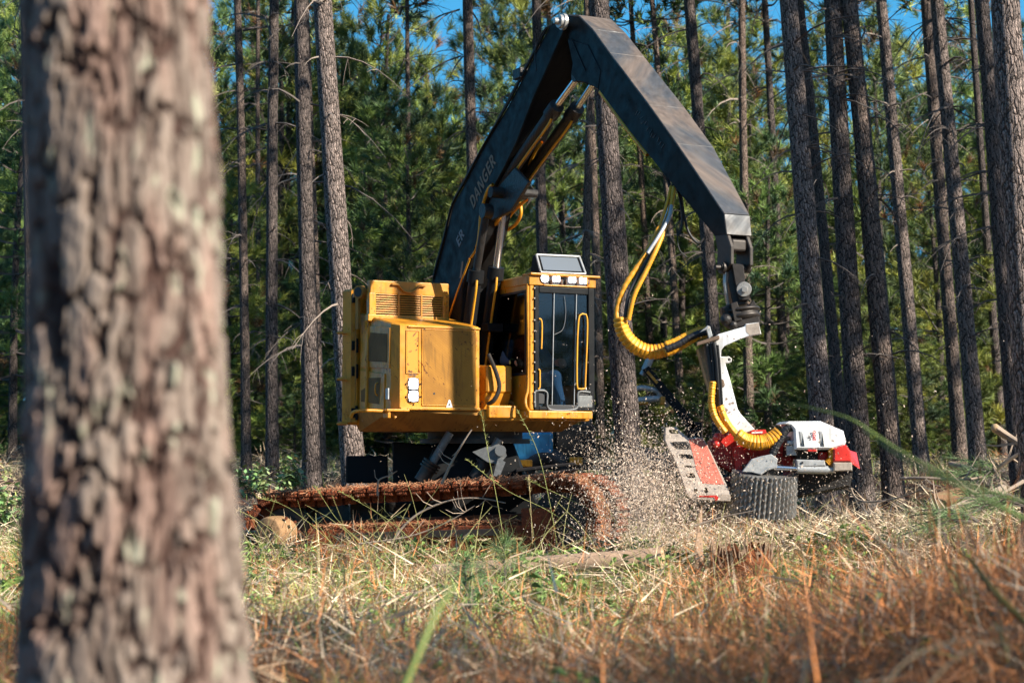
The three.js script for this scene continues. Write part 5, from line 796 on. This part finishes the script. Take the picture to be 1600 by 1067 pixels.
// ------------------------------------------------------------------ wood on the ground
const cutM = M([0.62, 0.42, 0.24], 0.85, 0, { map: metalTex, name: 'fresh_cut_wood' }), paleWood = M([0.60, 0.40, 0.27], 0.9, 0, { map: metalTex, name: 'peeled_wood' }), slashM = M([0.33, 0.25, 0.19], 0.95, 0, { bumpMap: soilBump, bumpScale: 0.008, name: 'dry_branch' });
function logBetween(name, label, cat, a, b, r0, r1, barkMat, group) {
  const t = thing(name, label, cat, a.clone(), group), d = b.clone().sub(a), L = d.length(), rnd = rng(Math.round(a.x * 100 + a.z * 77));
  t.quaternion.setFromUnitVectors(V(0, 1, 0), d.normalize());
  const g = new THREE.CylinderGeometry(r1, r0, L, 22, 16, true).translate(0, L / 2, 0), p = g.attributes.position; for (let i = 0; i < p.count; i++) { const k = 1 + 0.06 * N(p.getX(i) * 9, p.getY(i) * 3, p.getZ(i) * 9 + r0); p.setX(i, p.getX(i) * k); p.setZ(i, p.getZ(i) * k); } g.computeVertexNormals();
  part(t, 'bark', g, barkMat); part(t, 'cut_end', boxUV(new THREE.CircleGeometry(r0 * 0.99, 22).rotateX(Math.PI / 2)), cutM); part(t, 'cut_end', boxUV(new THREE.CircleGeometry(r1 * 0.99, 22).rotateX(-Math.PI / 2).translate(0, L, 0)), cutM);
  return t;
}
const onG = (px, D, up = 0) => { const p = at(px, 705, D); p.y = gh(p.x, -D) + up; return p; };
logBetween('felled_log', 'pale peeled log lying in the grass in front of the track', 'log', onG(680, 16.7, 0.17), onG(1035, 16.1, 0.28), 0.09, 0.12, paleWood);
{ // stump under the saw with torn fibres
  const b = onG(1158, 16.0, -0.02), t = thing('tree_stump', 'torn brown stump beneath the feed roller', 'stump', b), rnd = rng(8), g = new THREE.CylinderGeometry(0.27, 0.33, 0.52, 60, 6, true).translate(0, 0.26, 0), p = g.attributes.position;
  for (let i = 0; i < p.count; i++) { const a = Math.atan2(p.getZ(i), p.getX(i)), k = 1 + 0.06 * N(a * 6, p.getY(i) * 2, 3) + 0.05 * N(Math.cos(a) * 9, p.getY(i), Math.sin(a) * 9); p.setX(i, p.getX(i) * k); p.setZ(i, p.getZ(i) * k); if (p.getY(i) > 0.5) p.setY(i, p.getY(i) + (hash(i, 3) - 0.6) * 0.14); } g.computeVertexNormals();
  part(t, 'bark', g, mat.fibre); part(t, 'cut_top', boxUV(new THREE.CircleGeometry(0.25, 26).rotateX(-Math.PI / 2).translate(0, 0.47, 0)), cutM);
  const s = new Tri(); for (let i = 0; i < 70; i++) { const a = rnd() * 6.28, q = V(Math.cos(a) * 0.28, 0.3 + rnd() * 0.2, Math.sin(a) * 0.28); s.stick([q, q.clone().add(V((rnd() - 0.5) * 0.08, 0.1 + rnd() * 0.12, (rnd() - 0.5) * 0.08))], 0.008, 0.003); } part(t, 'torn_fibre', s.geo(), paleWood).userData.kind = 'stuff';
}
{ const b = onG(1091, 16.4, -0.05), t = thing('wood_sliver', 'tall pale splinter of split wood standing below the saw guard', 'splinter', b), c = at(1090, 788, 16.4).sub(b); part(t, 'splinter', [hull([V(-0.045, 0, 0), V(0.05, 0, 0.02), V(0.05, 0, -0.04), V(-0.02, c.y * 0.8, 0), V(0.035, c.y, 0), V(0.03, c.y * 0.9, -0.03), V(-0.04, c.y * 0.5, 0.02)])], paleWood); }
function branch(label, pts, r, o = {}) {
  const P = pts.map(([x, y, D]) => at(x, y, D)), b = P[0].clone(), t = thing('fallen_branch', label, 'branch', b), rnd = rng(Math.round(pts[0][0] * 3 + pts[0][1])), c = new THREE.CatmullRomCurve3(P.map((p) => p.clone().sub(b)));
  part(t, 'stem', tube(c.getPoints(6), (q) => r * (1 - 0.55 * q), 7, 24), o.mat || slashM);
  if (o.end) part(t, 'cut_end', boxUV(new THREE.SphereGeometry(r * 0.96, 10, 8)), cutM);
  const T = new Tri(); for (let i = 0; i < (o.twigs ?? 5); i++) { const q = c.getPoint(0.25 + rnd() * 0.7), d = V(rnd() - 0.5, rnd() - 0.3, rnd() - 0.5).normalize(), l = 0.15 + rnd() * 0.35; T.stick([q, q.clone().addScaledVector(d, l * 0.5), q.clone().addScaledVector(d, l).add(V(0.03, 0.04, 0))], r * 0.35, 0.003); }
  if (T.p.length) part(t, 'side_twigs', T.geo(), o.mat || slashM).userData.kind = 'stuff'; return t;
}
branch('thick broken branch with orange end pointing up left at right edge', [[1556, 669, 18], [1578, 683, 18], [1606, 700, 17.8]], 0.05, { end: true, twigs: 1 });
branch('long crooked branch forked upward, lying across the slash at right', [[1487, 726, 19], [1520, 733, 18.7], [1550, 739, 18.4], [1575, 720, 18.3], [1606, 702, 18.2]], 0.04, { end: true, twigs: 7 });
branch('thin straight pale stick lying level over the slash', [[1408, 748, 18], [1450, 747, 17.8], [1500, 750, 17.8], [1535, 745, 18.2]], 0.02, { twigs: 4 });
branch('brown branch sloping down left through the slash pile', [[1570, 762, 17], [1535, 776, 16.8], [1495, 790, 16.6], [1458, 805, 16.4]], 0.035, { twigs: 6 });
branch('slender branch slanting in the slash near the green boughs', [[1600, 752, 16.5], [1560, 775, 16.2], [1510, 800, 16]], 0.02, { twigs: 5 });
branch('curved bare twig bowed over the grass right of the roller', [[1330, 762, 15.5], [1336, 776, 15.5], [1352, 784, 15.4], [1400, 779, 15.2], [1440, 765, 15]], 0.012, { twigs: 1 });
branch('long thin twig lying across the stump', [[1085, 822, 15.7], [1130, 808, 15.7], [1180, 798, 15.6]], 0.012, { twigs: 1 });
branch('bent bare twig leaning on the dark track middle', [[590, 775, 19.6], [592, 750, 19.6], [606, 744, 19.6], [620, 736, 19.5]], 0.013, { twigs: 1 });
branch('forked bare twig rising before the undercarriage', [[690, 756, 19], [706, 722, 19], [722, 694, 19], [737, 671, 19]], 0.018, { twigs: 3 });
branch('loose curled branch lying against the lower track frame', [[612, 848, 18.4], [640, 812, 18.4], [690, 786, 18.4], [740, 778, 18.3], [790, 786, 18.3]], 0.015, { twigs: 6 });
branch('tangled thin branch crossing in front of the track', [[560, 850, 18.2], [640, 838, 18.2], [700, 815, 18.2], [742, 790, 18.2]], 0.012, { twigs: 6 });
branch('blurred brown stem leaning in from the right edge close by', [[1616, 985, 5.2], [1560, 930, 5.2], [1520, 880, 5.3], [1500, 862, 5.3]], 0.012, { twigs: 0, mat: M([0.16, 0.13, 0.035], 0.9) });
{ const b = at(1462, 782, 17), q = at(1510, 770, 17); b.y -= 0.02; const t = logBetween('log_chunk', 'short chunk of orange barked log in the slash at right', 'log', b, q, 0.09, 0.075, M([0.42, 0.24, 0.13], 0.9, 0, { map: metalTex })); }
// ------------------------------------------------------------------ undergrowth
function blades(seed, n, o) {                            // one clump: curved ribbons
  const rnd = rng(seed), T = new Tri();
  for (let i = 0; i < n; i++) {
    const a = rnd() * 6.283, R0 = o.spread * Math.sqrt(rnd()), h = o.h * (0.45 + rnd() * 0.75), lean = o.lean * (0.3 + rnd()), dir = V(Math.cos(a + (rnd() - 0.5)), 0, Math.sin(a + (rnd() - 0.5))), b = V(Math.cos(a) * R0, 0, Math.sin(a) * R0), side = V(-dir.z, 0, dir.x).multiplyScalar(o.w * (0.6 + rnd() * 0.8)), k = 0.65 + rnd() * 0.7, col = [k, k * (0.94 + 0.1 * rnd()), k * (0.85 + 0.2 * rnd())], S = 4; let p = null;
    for (let s = 0; s <= S; s++) { const t = s / S, c = b.clone().addScaledVector(dir, h * lean * Math.pow(t, 1.7)).add(V(0, h * (t - o.droop * t * t * lean), 0)), w = side.clone().multiplyScalar(1 - t * 0.95), q = [c.clone().add(w), c.clone().sub(w)]; if (p) { T.tri(p[0], q[0], q[1], col); if (s > 1 || true) T.tri(p[0], q[1], p[1], col); } p = q; }
  }
  return T.geo();
}
function hay(seed, n, R, flat, w, len, tilt) {                 // tangled fine strands
  const rnd = rng(seed), T = new Tri();
  for (let i = 0; i < n; i++) { const c = V((rnd() - 0.5) * R * 2, rnd() * R * flat, (rnd() - 0.5) * R * 2), d = V(rnd() - 0.5, (rnd() - 0.4) * (tilt ?? 1.1), rnd() - 0.5).normalize(), L = len * (0.5 + rnd()), s = V(rnd() - 0.5, rnd() - 0.5, rnd() - 0.5).cross(d).normalize().multiplyScalar(w), e = c.clone().addScaledVector(d, L), m = c.clone().addScaledVector(d, L * 0.5).add(V(0, 0.1 * L, 0)), k = 0.6 + rnd() * 0.8, col = [k, k, k]; T.tri(c.clone().add(s), c.clone().sub(s), m, col); T.tri(m.clone().add(s), m.clone().sub(s), e, col); }
  return T.geo();
}
const leafM = (name) => new THREE.MeshStandardMaterial({ color: new THREE.Color(1, 1, 1), roughness: 0.7, vertexColors: true, side: THREE.DoubleSide, name });
const straw = leafM('straw'), greenM = leafM('green_blades'), hayM = leafM('russet_strands');
function scatter(name, label, geos, m, items) {          // items: [x, z, scale, color, variant, lift]
  const g = new THREE.Group(); g.name = name; scene.add(g); tag(g, label, 'undergrowth', null, 'stuff'); const o = new THREE.Object3D(), c = new THREE.Color(), rnd = rng(items.length);
  geos.forEach((geo, k) => { const l = items.filter((q) => q[4] % geos.length === k), im = new THREE.InstancedMesh(geo, m, l.length); l.forEach((q, i) => { o.position.set(q[0], gh(q[0], q[1]) - 0.02 + (q[5] || 0), q[1]); o.rotation.set((rnd() - 0.5) * 0.5, rnd() * 6.283, (rnd() - 0.5) * 0.5); const near = 0.62 + 0.38 * smoothstep(-q[1], 4.5, 8.5); q[2] *= near; o.scale.set(q[2], q[2] * (0.75 + rnd() * 0.5), q[2]); o.updateMatrix(); im.setMatrixAt(i, o.matrix); im.setColorAt(i, c.setRGB(...q[3])); }); im.name = name + '_clump'; im.castShadow = im.receiveShadow = true; im.userData.kind = 'stuff'; g.add(im); });
}
{
  const rnd = rng(2024), dry = [], green = [], rus = [], lit = [], flat = [];
  const mixc = (a, b, k) => a.map((v, i) => lerp(v, b[i], k));
  const underTrack = (x, z) => { const p = V(x, 0, z).sub(MO).applyAxisAngle(V(0, 1, 0), 16 * R); return p.x > -2.6 && p.x < 2.1 && p.z > -1.4 && p.z < 1.35; };
  const spot = (D) => [(rnd() - 0.5) * D * 0.70, -D];
  for (let i = 0; i < 34000; i++) {
    const u = rnd(), D = u < 0.40 ? 4.1 + 7.9 * Math.sqrt(rnd()) : u < 0.80 ? 11 + 12.5 * Math.sqrt(rnd()) : 23 + 32 * rnd() ** 1.3, [x, z] = spot(D);
    if (underTrack(x, z)) continue; const tr = D > 17 && D < 20.6 && x > -4 && x < 2 ? 0.6 : 1;
    const hol = smoothstep(N(x * 1.4 + 31, z * 1.1), -0.25, 0.25); if (rnd() > 0.35 + 0.65 * hol) continue;
    const patch = N(x * 0.7 + 5, z * 0.55), p2 = N(x * 1.9, z * 1.7, 7), right = smoothstep(x / D, 0.02, 0.16), near = smoothstep(11 - D + 2.2 * N(x * 0.5, z * 0.5, 3), 0, 4), k = rnd();
    const q = rnd() + patch * 0.35, russet = near * (0.58 + 0.35 * right) + 0.03 + 0.45 * right * (1 - near) * smoothstep(17 - D, 0, 3), grn = D > 9 && D < 23 ? 0.40 + 0.30 * (1 - right) : D >= 23 ? 0.25 : 0.13;
    if (q < russet) { const gr = rnd() + p2 * 0.5; rus.push([x, z, 0.75 + rnd() * 0.65, gr > 0.84 ? mixc([0.16, 0.125, 0.09], [0.50, 0.40, 0.29], k) : gr < 0.05 ? mixc([0.07, 0.10, 0.03], [0.22, 0.27, 0.08], k) : mixc([0.12, 0.055, 0.028], [0.74, 0.27, 0.08], clamp(k * 0.9 + p2 * 0.9, 0, 1)), i, 0]); }
    else if (q < russet + grn) green.push([x, z, tr * (0.6 + rnd() * 0.6) * (D > 23 ? 1.2 : 1), mixc([0.13, 0.22, 0.035], [0.46, 0.52, 0.15], k), i]);
    else if (rnd() < 0.42) flat.push([x, z, tr * (0.7 + rnd() * 0.8), mixc(mixc([0.26, 0.165, 0.10], [0.86, 0.69, 0.48], k), [0.40, 0.21, 0.10], Math.max(0.6 * near, 0.6 * right * smoothstep(17 - D, 0, 4))), i, 0.03 + rnd() * 0.1]);
    else dry.push([x, z, tr * (0.65 + rnd() * 0.6) * (right * near > 0.3 ? 1.15 : 1), mixc(mixc([0.30, 0.21, 0.12], [0.86, 0.70, 0.47], k), [0.36, 0.22, 0.12], 0.6 * right * smoothstep(17 - D, 0, 4)), i]);
  }
  for (let i = 0; i < 9000; i++) { const D = 4.3 + 20 * Math.sqrt(rnd()), [x, z] = spot(D); if (!underTrack(x, z)) lit.push([x, z, 0.8 + rnd() * 0.7, mixc([0.24, 0.09, 0.035], [0.56, 0.23, 0.08], rnd()), i, 0.0]); }
  scatter('dry_grass', 'straw coloured bent grass round the harvester', [1, 2, 3, 12].map((s, i) => blades(s, 16, { h: [0.24, 0.32, 0.38, 0.20][i], spread: 0.16, lean: [1.3, 1.6, 1.9, 1.0][i], droop: 0.5, w: 0.005 })), straw, dry);
  scatter('flattened_straw', 'flattened straw lying tangled across the clearing', [21, 22, 23].map((s, i) => hay(s, [26, 34, 20][i], [0.26, 0.2, 0.32][i], [0.45, 0.6, 0.35][i], [0.004, 0.003, 0.0048][i], [0.30, 0.22, 0.40][i], 0.55)), straw, flat);
  scatter('green_grass', 'yellow green grass tufts before the track', [4, 5, 6].map((s, i) => blades(s, 14, { h: [0.30, 0.40, 0.26][i], spread: 0.14, lean: 0.95, droop: 0.45, w: 0.0058 })), greenM, green);
  const arch = [], weeds = [];
  for (let i = 0; i < 1500; i++) { const D = 9 + 11 * Math.sqrt(rnd()), [x, z] = spot(D); if (!underTrack(x, z) && N(x * 0.9, z * 0.9, 4) > -0.15) arch.push([x, z, (D > 17 ? 0.7 : 1) * (0.8 + rnd() * 0.7), mixc([0.46, 0.34, 0.20], [0.88, 0.74, 0.52], rnd()), i]); }
  for (let i = 0; i < 1500; i++) { const D = 4.5 + 15.5 * Math.sqrt(rnd()), [x, z] = spot(D); if (!underTrack(x, z) && N(x * 1.1 + 9, z * 1.0, 8) > -0.1) weeds.push([x, z, 0.7 + rnd() * 0.8, mixc([0.09, 0.17, 0.04], [0.30, 0.42, 0.11], rnd()), i]); }
  scatter('arching_straw', 'pale arching bunches of dead grass across the clearing', [31, 32].map((s, i) => blades(s, 26, { h: [0.30, 0.24][i], spread: 0.07, lean: [2.3, 1.9][i], droop: 0.40, w: 0.0055 })), straw, arch);
  const weed = (s) => { const q = rng(s), T = new Tri(); for (let k = 0; k < 20; k++) { const a = q() * 6.283, h = 0.03 + q() * 0.24, d = V(Math.cos(a), (q() - 0.35) * 0.9, Math.sin(a)).normalize(), b = V(Math.cos(a) * 0.04, h, Math.sin(a) * 0.04), sd = V(-d.z, 0.3 * (q() - 0.5), d.x).normalize(), L = 0.04 + q() * 0.06, m = b.clone().addScaledVector(d, L * 0.45).add(V(0, 0.012, 0)), e = b.clone().addScaledVector(d, L).add(V(0, -0.02, 0)), c = 0.7 + q() * 0.6, w = L * 0.2; T.tri(b, m.clone().addScaledVector(sd, w), e, [c, c, c]); T.tri(b, e, m.clone().addScaledVector(sd, -w), [c, c, c]); } return T.geo(); };
  scatter('leafy_weeds', 'small green broad leaved weeds among the dead grass', [41, 42, 43].map(weed), greenM, weeds);
  scatter('russet_bracken', 'russet tangle of dead bracken and needles in the foreground', [7, 8, 9].map((s, i) => hay(s, [60, 60, 40][i], [0.2, 0.16, 0.22][i], [0.9, 1.1, 0.8][i], [0.0022, 0.0017, 0.003][i], [0.24, 0.16, 0.30][i])), hayM, rus);
  scatter('needle_carpet', 'orange brown carpet of fallen pine needles', [10, 11].map((s) => hay(s, 40, 0.22, 0.25, 0.002, 0.14)), hayM, lit);
}
// tall thin stalks before the machine
function stalk(label, pts, r, col, seeds = true) {
  const P = pts.map(([x, y, D]) => at(x, y, D)), b = P[0].clone(), t = thing('grass_stalk', label, 'grass stalk', b), c = new THREE.CatmullRomCurve3(P.map((p) => p.clone().sub(b))), m = M(col, 0.8, 0, { side: THREE.DoubleSide }), rnd = rng(Math.round(pts[0][0]));
  part(t, 'stem', tube(c.getPoints(8), (q) => r * (1 - 0.6 * q), 5, 26), m);
  if (seeds) { const T = new Tri(); for (let i = 0; i < 26; i++) { const q = c.getPoint(0.72 + i / 26 * 0.28), d = V(rnd() - 0.5, rnd() * 0.6, rnd() - 0.5).normalize(); T.stick([q, q.clone().addScaledVector(d, 0.025 + rnd() * 0.02)], 0.004, 0.001); } part(t, 'seed_head', T.geo(), m).userData.kind = 'stuff'; }
}
const GS = [0.26, 0.27, 0.08], DS = [0.45, 0.34, 0.16];
stalk('tall green stalk crossing the belly of the machine near the middle', [[790, 862, 17], [778, 790, 17], [764, 715, 17], [751, 640, 17]], 0.0048, GS);
stalk('tall green stalk leaning left before the cab sill', [[872, 862, 17], [858, 780, 17], [838, 700, 17], [808, 640, 17]], 0.0048, GS);
stalk('upright brown stalk before the right end of the track', [[832, 850, 17], [829, 790, 17], [826, 744, 17]], 0.005, DS);
stalk('long stalk arching over the middle of the track', [[930, 850, 17.5], [860, 800, 17.5], [790, 765, 17.5], [727, 716, 17.5]], 0.0048, GS);
stalk('long stalk lying over the track towards the sprocket', [[960, 815, 17.5], [900, 785, 17.5], [850, 762, 17.5], [820, 748, 17.5]], 0.0048, GS);
stalk('green stalk slanting over the hub cap', [[520, 850, 18], [480, 815, 18], [440, 788, 18], [400, 778, 18]], 0.0038, GS);
stalk('thin stalk slanting across the left dark track opening', [[560, 845, 18], [525, 810, 18], [505, 780, 18], [492, 760, 18]], 0.0038, GS);
stalk('thin stalk crossing the centre of the lower frame', [[650, 850, 18], [610, 815, 18], [570, 790, 18], [530, 768, 18]], 0.0038, GS);
stalk('blurred broad green stalk in the near foreground, middle left', [[622, 1090, 3.9], [655, 1015, 3.9], [680, 960, 3.95], [708, 915, 4.0]], 0.012, [0.22, 0.28, 0.08], false);
stalk('blurred green stem leaning over the red cover from the right', [[1620, 790, 5.6], [1500, 752, 5.6], [1400, 700, 5.7], [1330, 655, 5.8], [1230, 630, 6]], 0.006, [0.14, 0.2, 0.05], false);
stalk('second blurred green stem below the first at the right', [[1640, 830, 5.0], [1500, 760, 5.0], [1420, 722, 5.1], [1350, 672, 5.2]], 0.007, [0.15, 0.22, 0.06], false);
stalk('pale bent blade arching at the bottom right corner', [[1375, 1080, 4.2], [1420, 1030, 4.2], [1500, 1000, 4.2], [1600, 975, 4.1]], 0.0035, [0.36, 0.27, 0.16], false);
stalk('pale straw blade slanting at the bottom right', [[1440, 1085, 4.2], [1480, 1040, 4.2], [1530, 1010, 4.2], [1560, 1003, 4.2]], 0.004, [0.36, 0.27, 0.16], false);
stalk('pale upright straw at the bottom right of the middle', [[1250, 1085, 4.6], [1262, 1030, 4.6], [1280, 990, 4.6], [1300, 950, 4.6]], 0.004, [0.5, 0.4, 0.25], false);
{ // the many finer stems nobody could count
  const T = new Tri(), rnd = rng(66); for (let i = 0; i < 260; i++) { const D = 12 + rnd() * 7.5, px = i < 170 ? 400 + rnd() * 640 : 1000 + rnd() * 620, b = onG(px, D), a = rnd() * 6.28, h = 0.4 + rnd() * 0.75, l = 0.2 + rnd() * 0.8, pts = []; for (let k = 0; k <= 5; k++) { const t = k / 5; pts.push(b.clone().add(V(Math.cos(a) * h * l * t * t, h * (t - 0.25 * l * t * t), Math.sin(a) * h * l * t * t))); } T.stick(pts, 0.004, 0.0015); }
  const g = T.geo(), m = new THREE.Mesh(g, M([0.30, 0.28, 0.10], 0.8)); m.name = 'thin_grass_stems'; m.castShadow = m.receiveShadow = true; scene.add(tag(m, 'thin arching grass stems rising before the track', 'undergrowth', null, 'stuff'));
}
// pine seedlings and green boughs
function seedling(label, px, D, h, o = {}) {
  const b = onG(px, D, -0.02), t = thing(o.name || 'pine_seedling', label, 'seedling', b), rnd = rng(Math.round(px + D * 10)), F = new Tri(), B = new Tri(), top = V((rnd() - 0.5) * 0.1, h, 0);
  B.stick([V(0, 0, 0), top.clone().multiplyScalar(0.5), top], 0.012, 0.005, 5);
  const n = o.n || 12; for (let i = 0; i < n; i++) { const k = 0.25 + 0.75 * i / (n - 1), a = i * 2.4, l = (o.r || 0.25) * (1.15 - k) + 0.04, p = top.clone().multiplyScalar(k), e = p.clone().add(V(Math.cos(a) * l, l * 0.6, Math.sin(a) * l)); B.stick([p, e], 0.006, 0.003); const d = V(Math.cos(a), 0.8, Math.sin(a)).normalize(); for (let m = 0; m < 3; m++) tuft(F, p.clone().lerp(e, 0.4 + m * 0.3), d, rnd, 16, o.len || 0.2, 0.0022, o.col || [0.12, 0.20, 0.05]); }
  tuft(F, top, V(0, 1, 0), rnd, 26, o.len || 0.2, 0.0022, o.col || [0.12, 0.2, 0.05]); part(t, 'stem', B.geo(), twigM); part(t, 'needles', F.geo(), needles[0]).userData.kind = 'stuff';
}
seedling('feathery green pine seedling before the track, left of centre', 735, 12.5, 0.62, { r: 0.22, col: [0.10, 0.20, 0.07] });
seedling('second pale green pine seedling touching the right of the track frame', 790, 15.5, 0.60, { r: 0.3, col: [0.17, 0.25, 0.09] });
seedling('small pine seedling sprouting beneath the feed roller edge', 1228, 14.0, 0.50, { r: 0.2, col: [0.15, 0.24, 0.06] });
seedling('blue green pine seedling under the stump in the middle foreground', 1080, 11.5, 0.35, { r: 0.2, col: [0.12, 0.2, 0.08] });
seedling('bright green pine shoot at the far left behind the foreground trunk', 36, 15, 0.75, { r: 0.3, col: [0.16, 0.24, 0.05] });
seedling('yellow green feathery sprout at the bottom left of centre', 560, 4.9, 0.30, { r: 0.16, col: [0.24, 0.30, 0.06] });
seedling('dull green sprout close to the camera at the bottom middle', 770, 4.5, 0.25, { r: 0.18, col: [0.13, 0.18, 0.07] });
seedling('green pine sprout in the brown bracken at right of centre', 1190, 8.5, 0.40, { r: 0.2, col: [0.13, 0.2, 0.06] });
function bough(label, px, py, D, len, dirx) {
  const b = at(px, py, D), t = thing('pine_bough', label, 'bough', b), rnd = rng(Math.round(px)), F = new Tri(), B = new Tri(); 
  for (let k = 0; k < 7; k++) { const a = (rnd() - 0.5) * 1.6, e = V(dirx * Math.cos(a) * len * (0.5 + rnd() * 0.5), (rnd() - 0.55) * 0.25, Math.sin(a) * len * 0.7); B.stick([V(0, 0, 0), e.clone().multiplyScalar(0.5).add(V(0, 0.06, 0)), e], 0.014, 0.004); for (let m = 0; m < 6; m++) tuft(F, e.clone().multiplyScalar(0.35 + 0.65 * m / 5).add(V(0, 0.04, 0)), e.clone().normalize().add(V(0, 0.3, 0)).normalize(), rnd, 13, 0.2, 0.0026, [0.14, 0.22, 0.08]); }
  part(t, 'limb', B.geo(), twigM); part(t, 'needles', F.geo(), needles[0]).userData.kind = 'stuff';
}
bough('dark green cut pine bough drooping at the right edge', 1610, 790, 14.5, 0.9, -1);
bough('green cut pine bough in the slash below the orange log chunk', 1530, 815, 15, 0.7, -1);
bough('fresh green pine bough on the slash behind the log chunk', 1570, 735, 18.5, 0.8, -1);
function shrub(label, px, D, w, h, n, lift = 0) {
  const b = onG(px, D, lift), t = thing('leafy_shrub', label, 'shrub', b), rnd = rng(Math.round(px * 3)), F = new Tri(), B = new Tri();
  for (let s = 0; s < 9; s++) { const e = V((rnd() - 0.5) * w, h * (0.6 + rnd() * 0.4), (rnd() - 0.5) * w * 0.6); B.stick([V((rnd() - 0.5) * w * 0.3, 0, 0), e.clone().multiplyScalar(0.5).setY(e.y * 0.6), e], 0.01, 0.004); for (let i = 0; i < n; i++) { const q = e.clone().multiplyScalar(0.45 + 0.6 * rnd()).add(V((rnd() - 0.5) * 0.22, (rnd() - 0.5) * 0.2, (rnd() - 0.5) * 0.22)), d = V(rnd() - 0.5, (rnd() - 0.6) * 0.6, rnd() - 0.5).normalize(), sd = V(0, 1, 0).cross(d).normalize().add(V(0, (rnd() - 0.5) * 0.8, 0)).normalize(), L = 0.09 + rnd() * 0.08, c = [0.18 + rnd() * 0.1, 0.27 + rnd() * 0.1, 0.10 + rnd() * 0.06], m = q.clone().addScaledVector(d, L * 0.5); F.tri(q, m.clone().addScaledVector(sd, L * 0.28), q.clone().addScaledVector(d, L), c); F.tri(q, q.clone().addScaledVector(d, L), m.clone().addScaledVector(sd, -L * 0.28), c); } }
  part(t, 'stems', B.geo(), twigM).userData.kind = 'stuff'; part(t, 'leaves', F.geo(), greenM).userData.kind = 'stuff';
}
shrub('pale leafy shrub between dark trunks left of the track end', 452, 27.5, 0.75, 0.75, 34, 0.15); shrub('low leafy shrub hugging the thin pines beside the foreground trunk', 395, 28.5, 0.6, 0.6, 28, 0.1); shrub('leafy shrub in shade at the far left edge', 12, 24, 0.8, 0.8, 30, 0.1);
// ------------------------------------------------------------------ flying chips
{
  const n = 44000, im = new THREE.InstancedMesh(new THREE.BoxGeometry(1, 0.28, 0.7), M([1, 1, 1], 0.8, 0, { name: 'wood_chip' }), n), rnd = rng(31), o = new THREE.Object3D(), c = new THREE.Color(), O = at(1078, 790, 16.7), ga = () => (rnd() + rnd() + rnd() + rnd() - 2) * 1.73;
  for (let i = 0; i < n; i++) {
    const u = rnd(), [cx, cy, cz, sx, sy, sz] = u < 0.54 ? [-0.36, 0.06, 0.0, 0.27, 0.24, 0.35] : u < 0.85 ? [-0.50, 0.26, 0, 0.36, 0.34, 0.45] : u < 0.93 ? [-0.30, -0.26, 0.1, 0.5, 0.06, 0.4] : u < 0.972 ? [0.75, 0.18, 0.35, 0.65, 0.30, 0.25] : [0.0, 0.55, 0.1, 1.1, 0.65, 0.8];
    o.position.set(O.x + cx + ga() * sx, O.y + cy + ga() * sy, O.z + cz + ga() * sz); const fl = gh(o.position.x, o.position.z) + 0.05; if (o.position.y < fl) o.position.y = fl + rnd() * 0.3;
    o.rotation.set(rnd() * 6, rnd() * 6, rnd() * 6); const s = 0.0024 + 0.0105 * Math.pow(rnd(), 4.6); o.scale.set(s * (1 + rnd()), s, s); o.updateMatrix(); im.setMatrixAt(i, o.matrix); const k = rnd(); c.setRGB(lerp(0.58, 0.86, k), lerp(0.42, 0.70, k), lerp(0.31, 0.56, k)); im.setColorAt(i, c);
  }
  im.name = 'wood_chips'; im.castShadow = im.receiveShadow = true; scene.add(tag(im, 'spray of pale wood chips flying from the saw', 'wood chips', null, 'stuff'));
}
renderer.render(scene, camera);
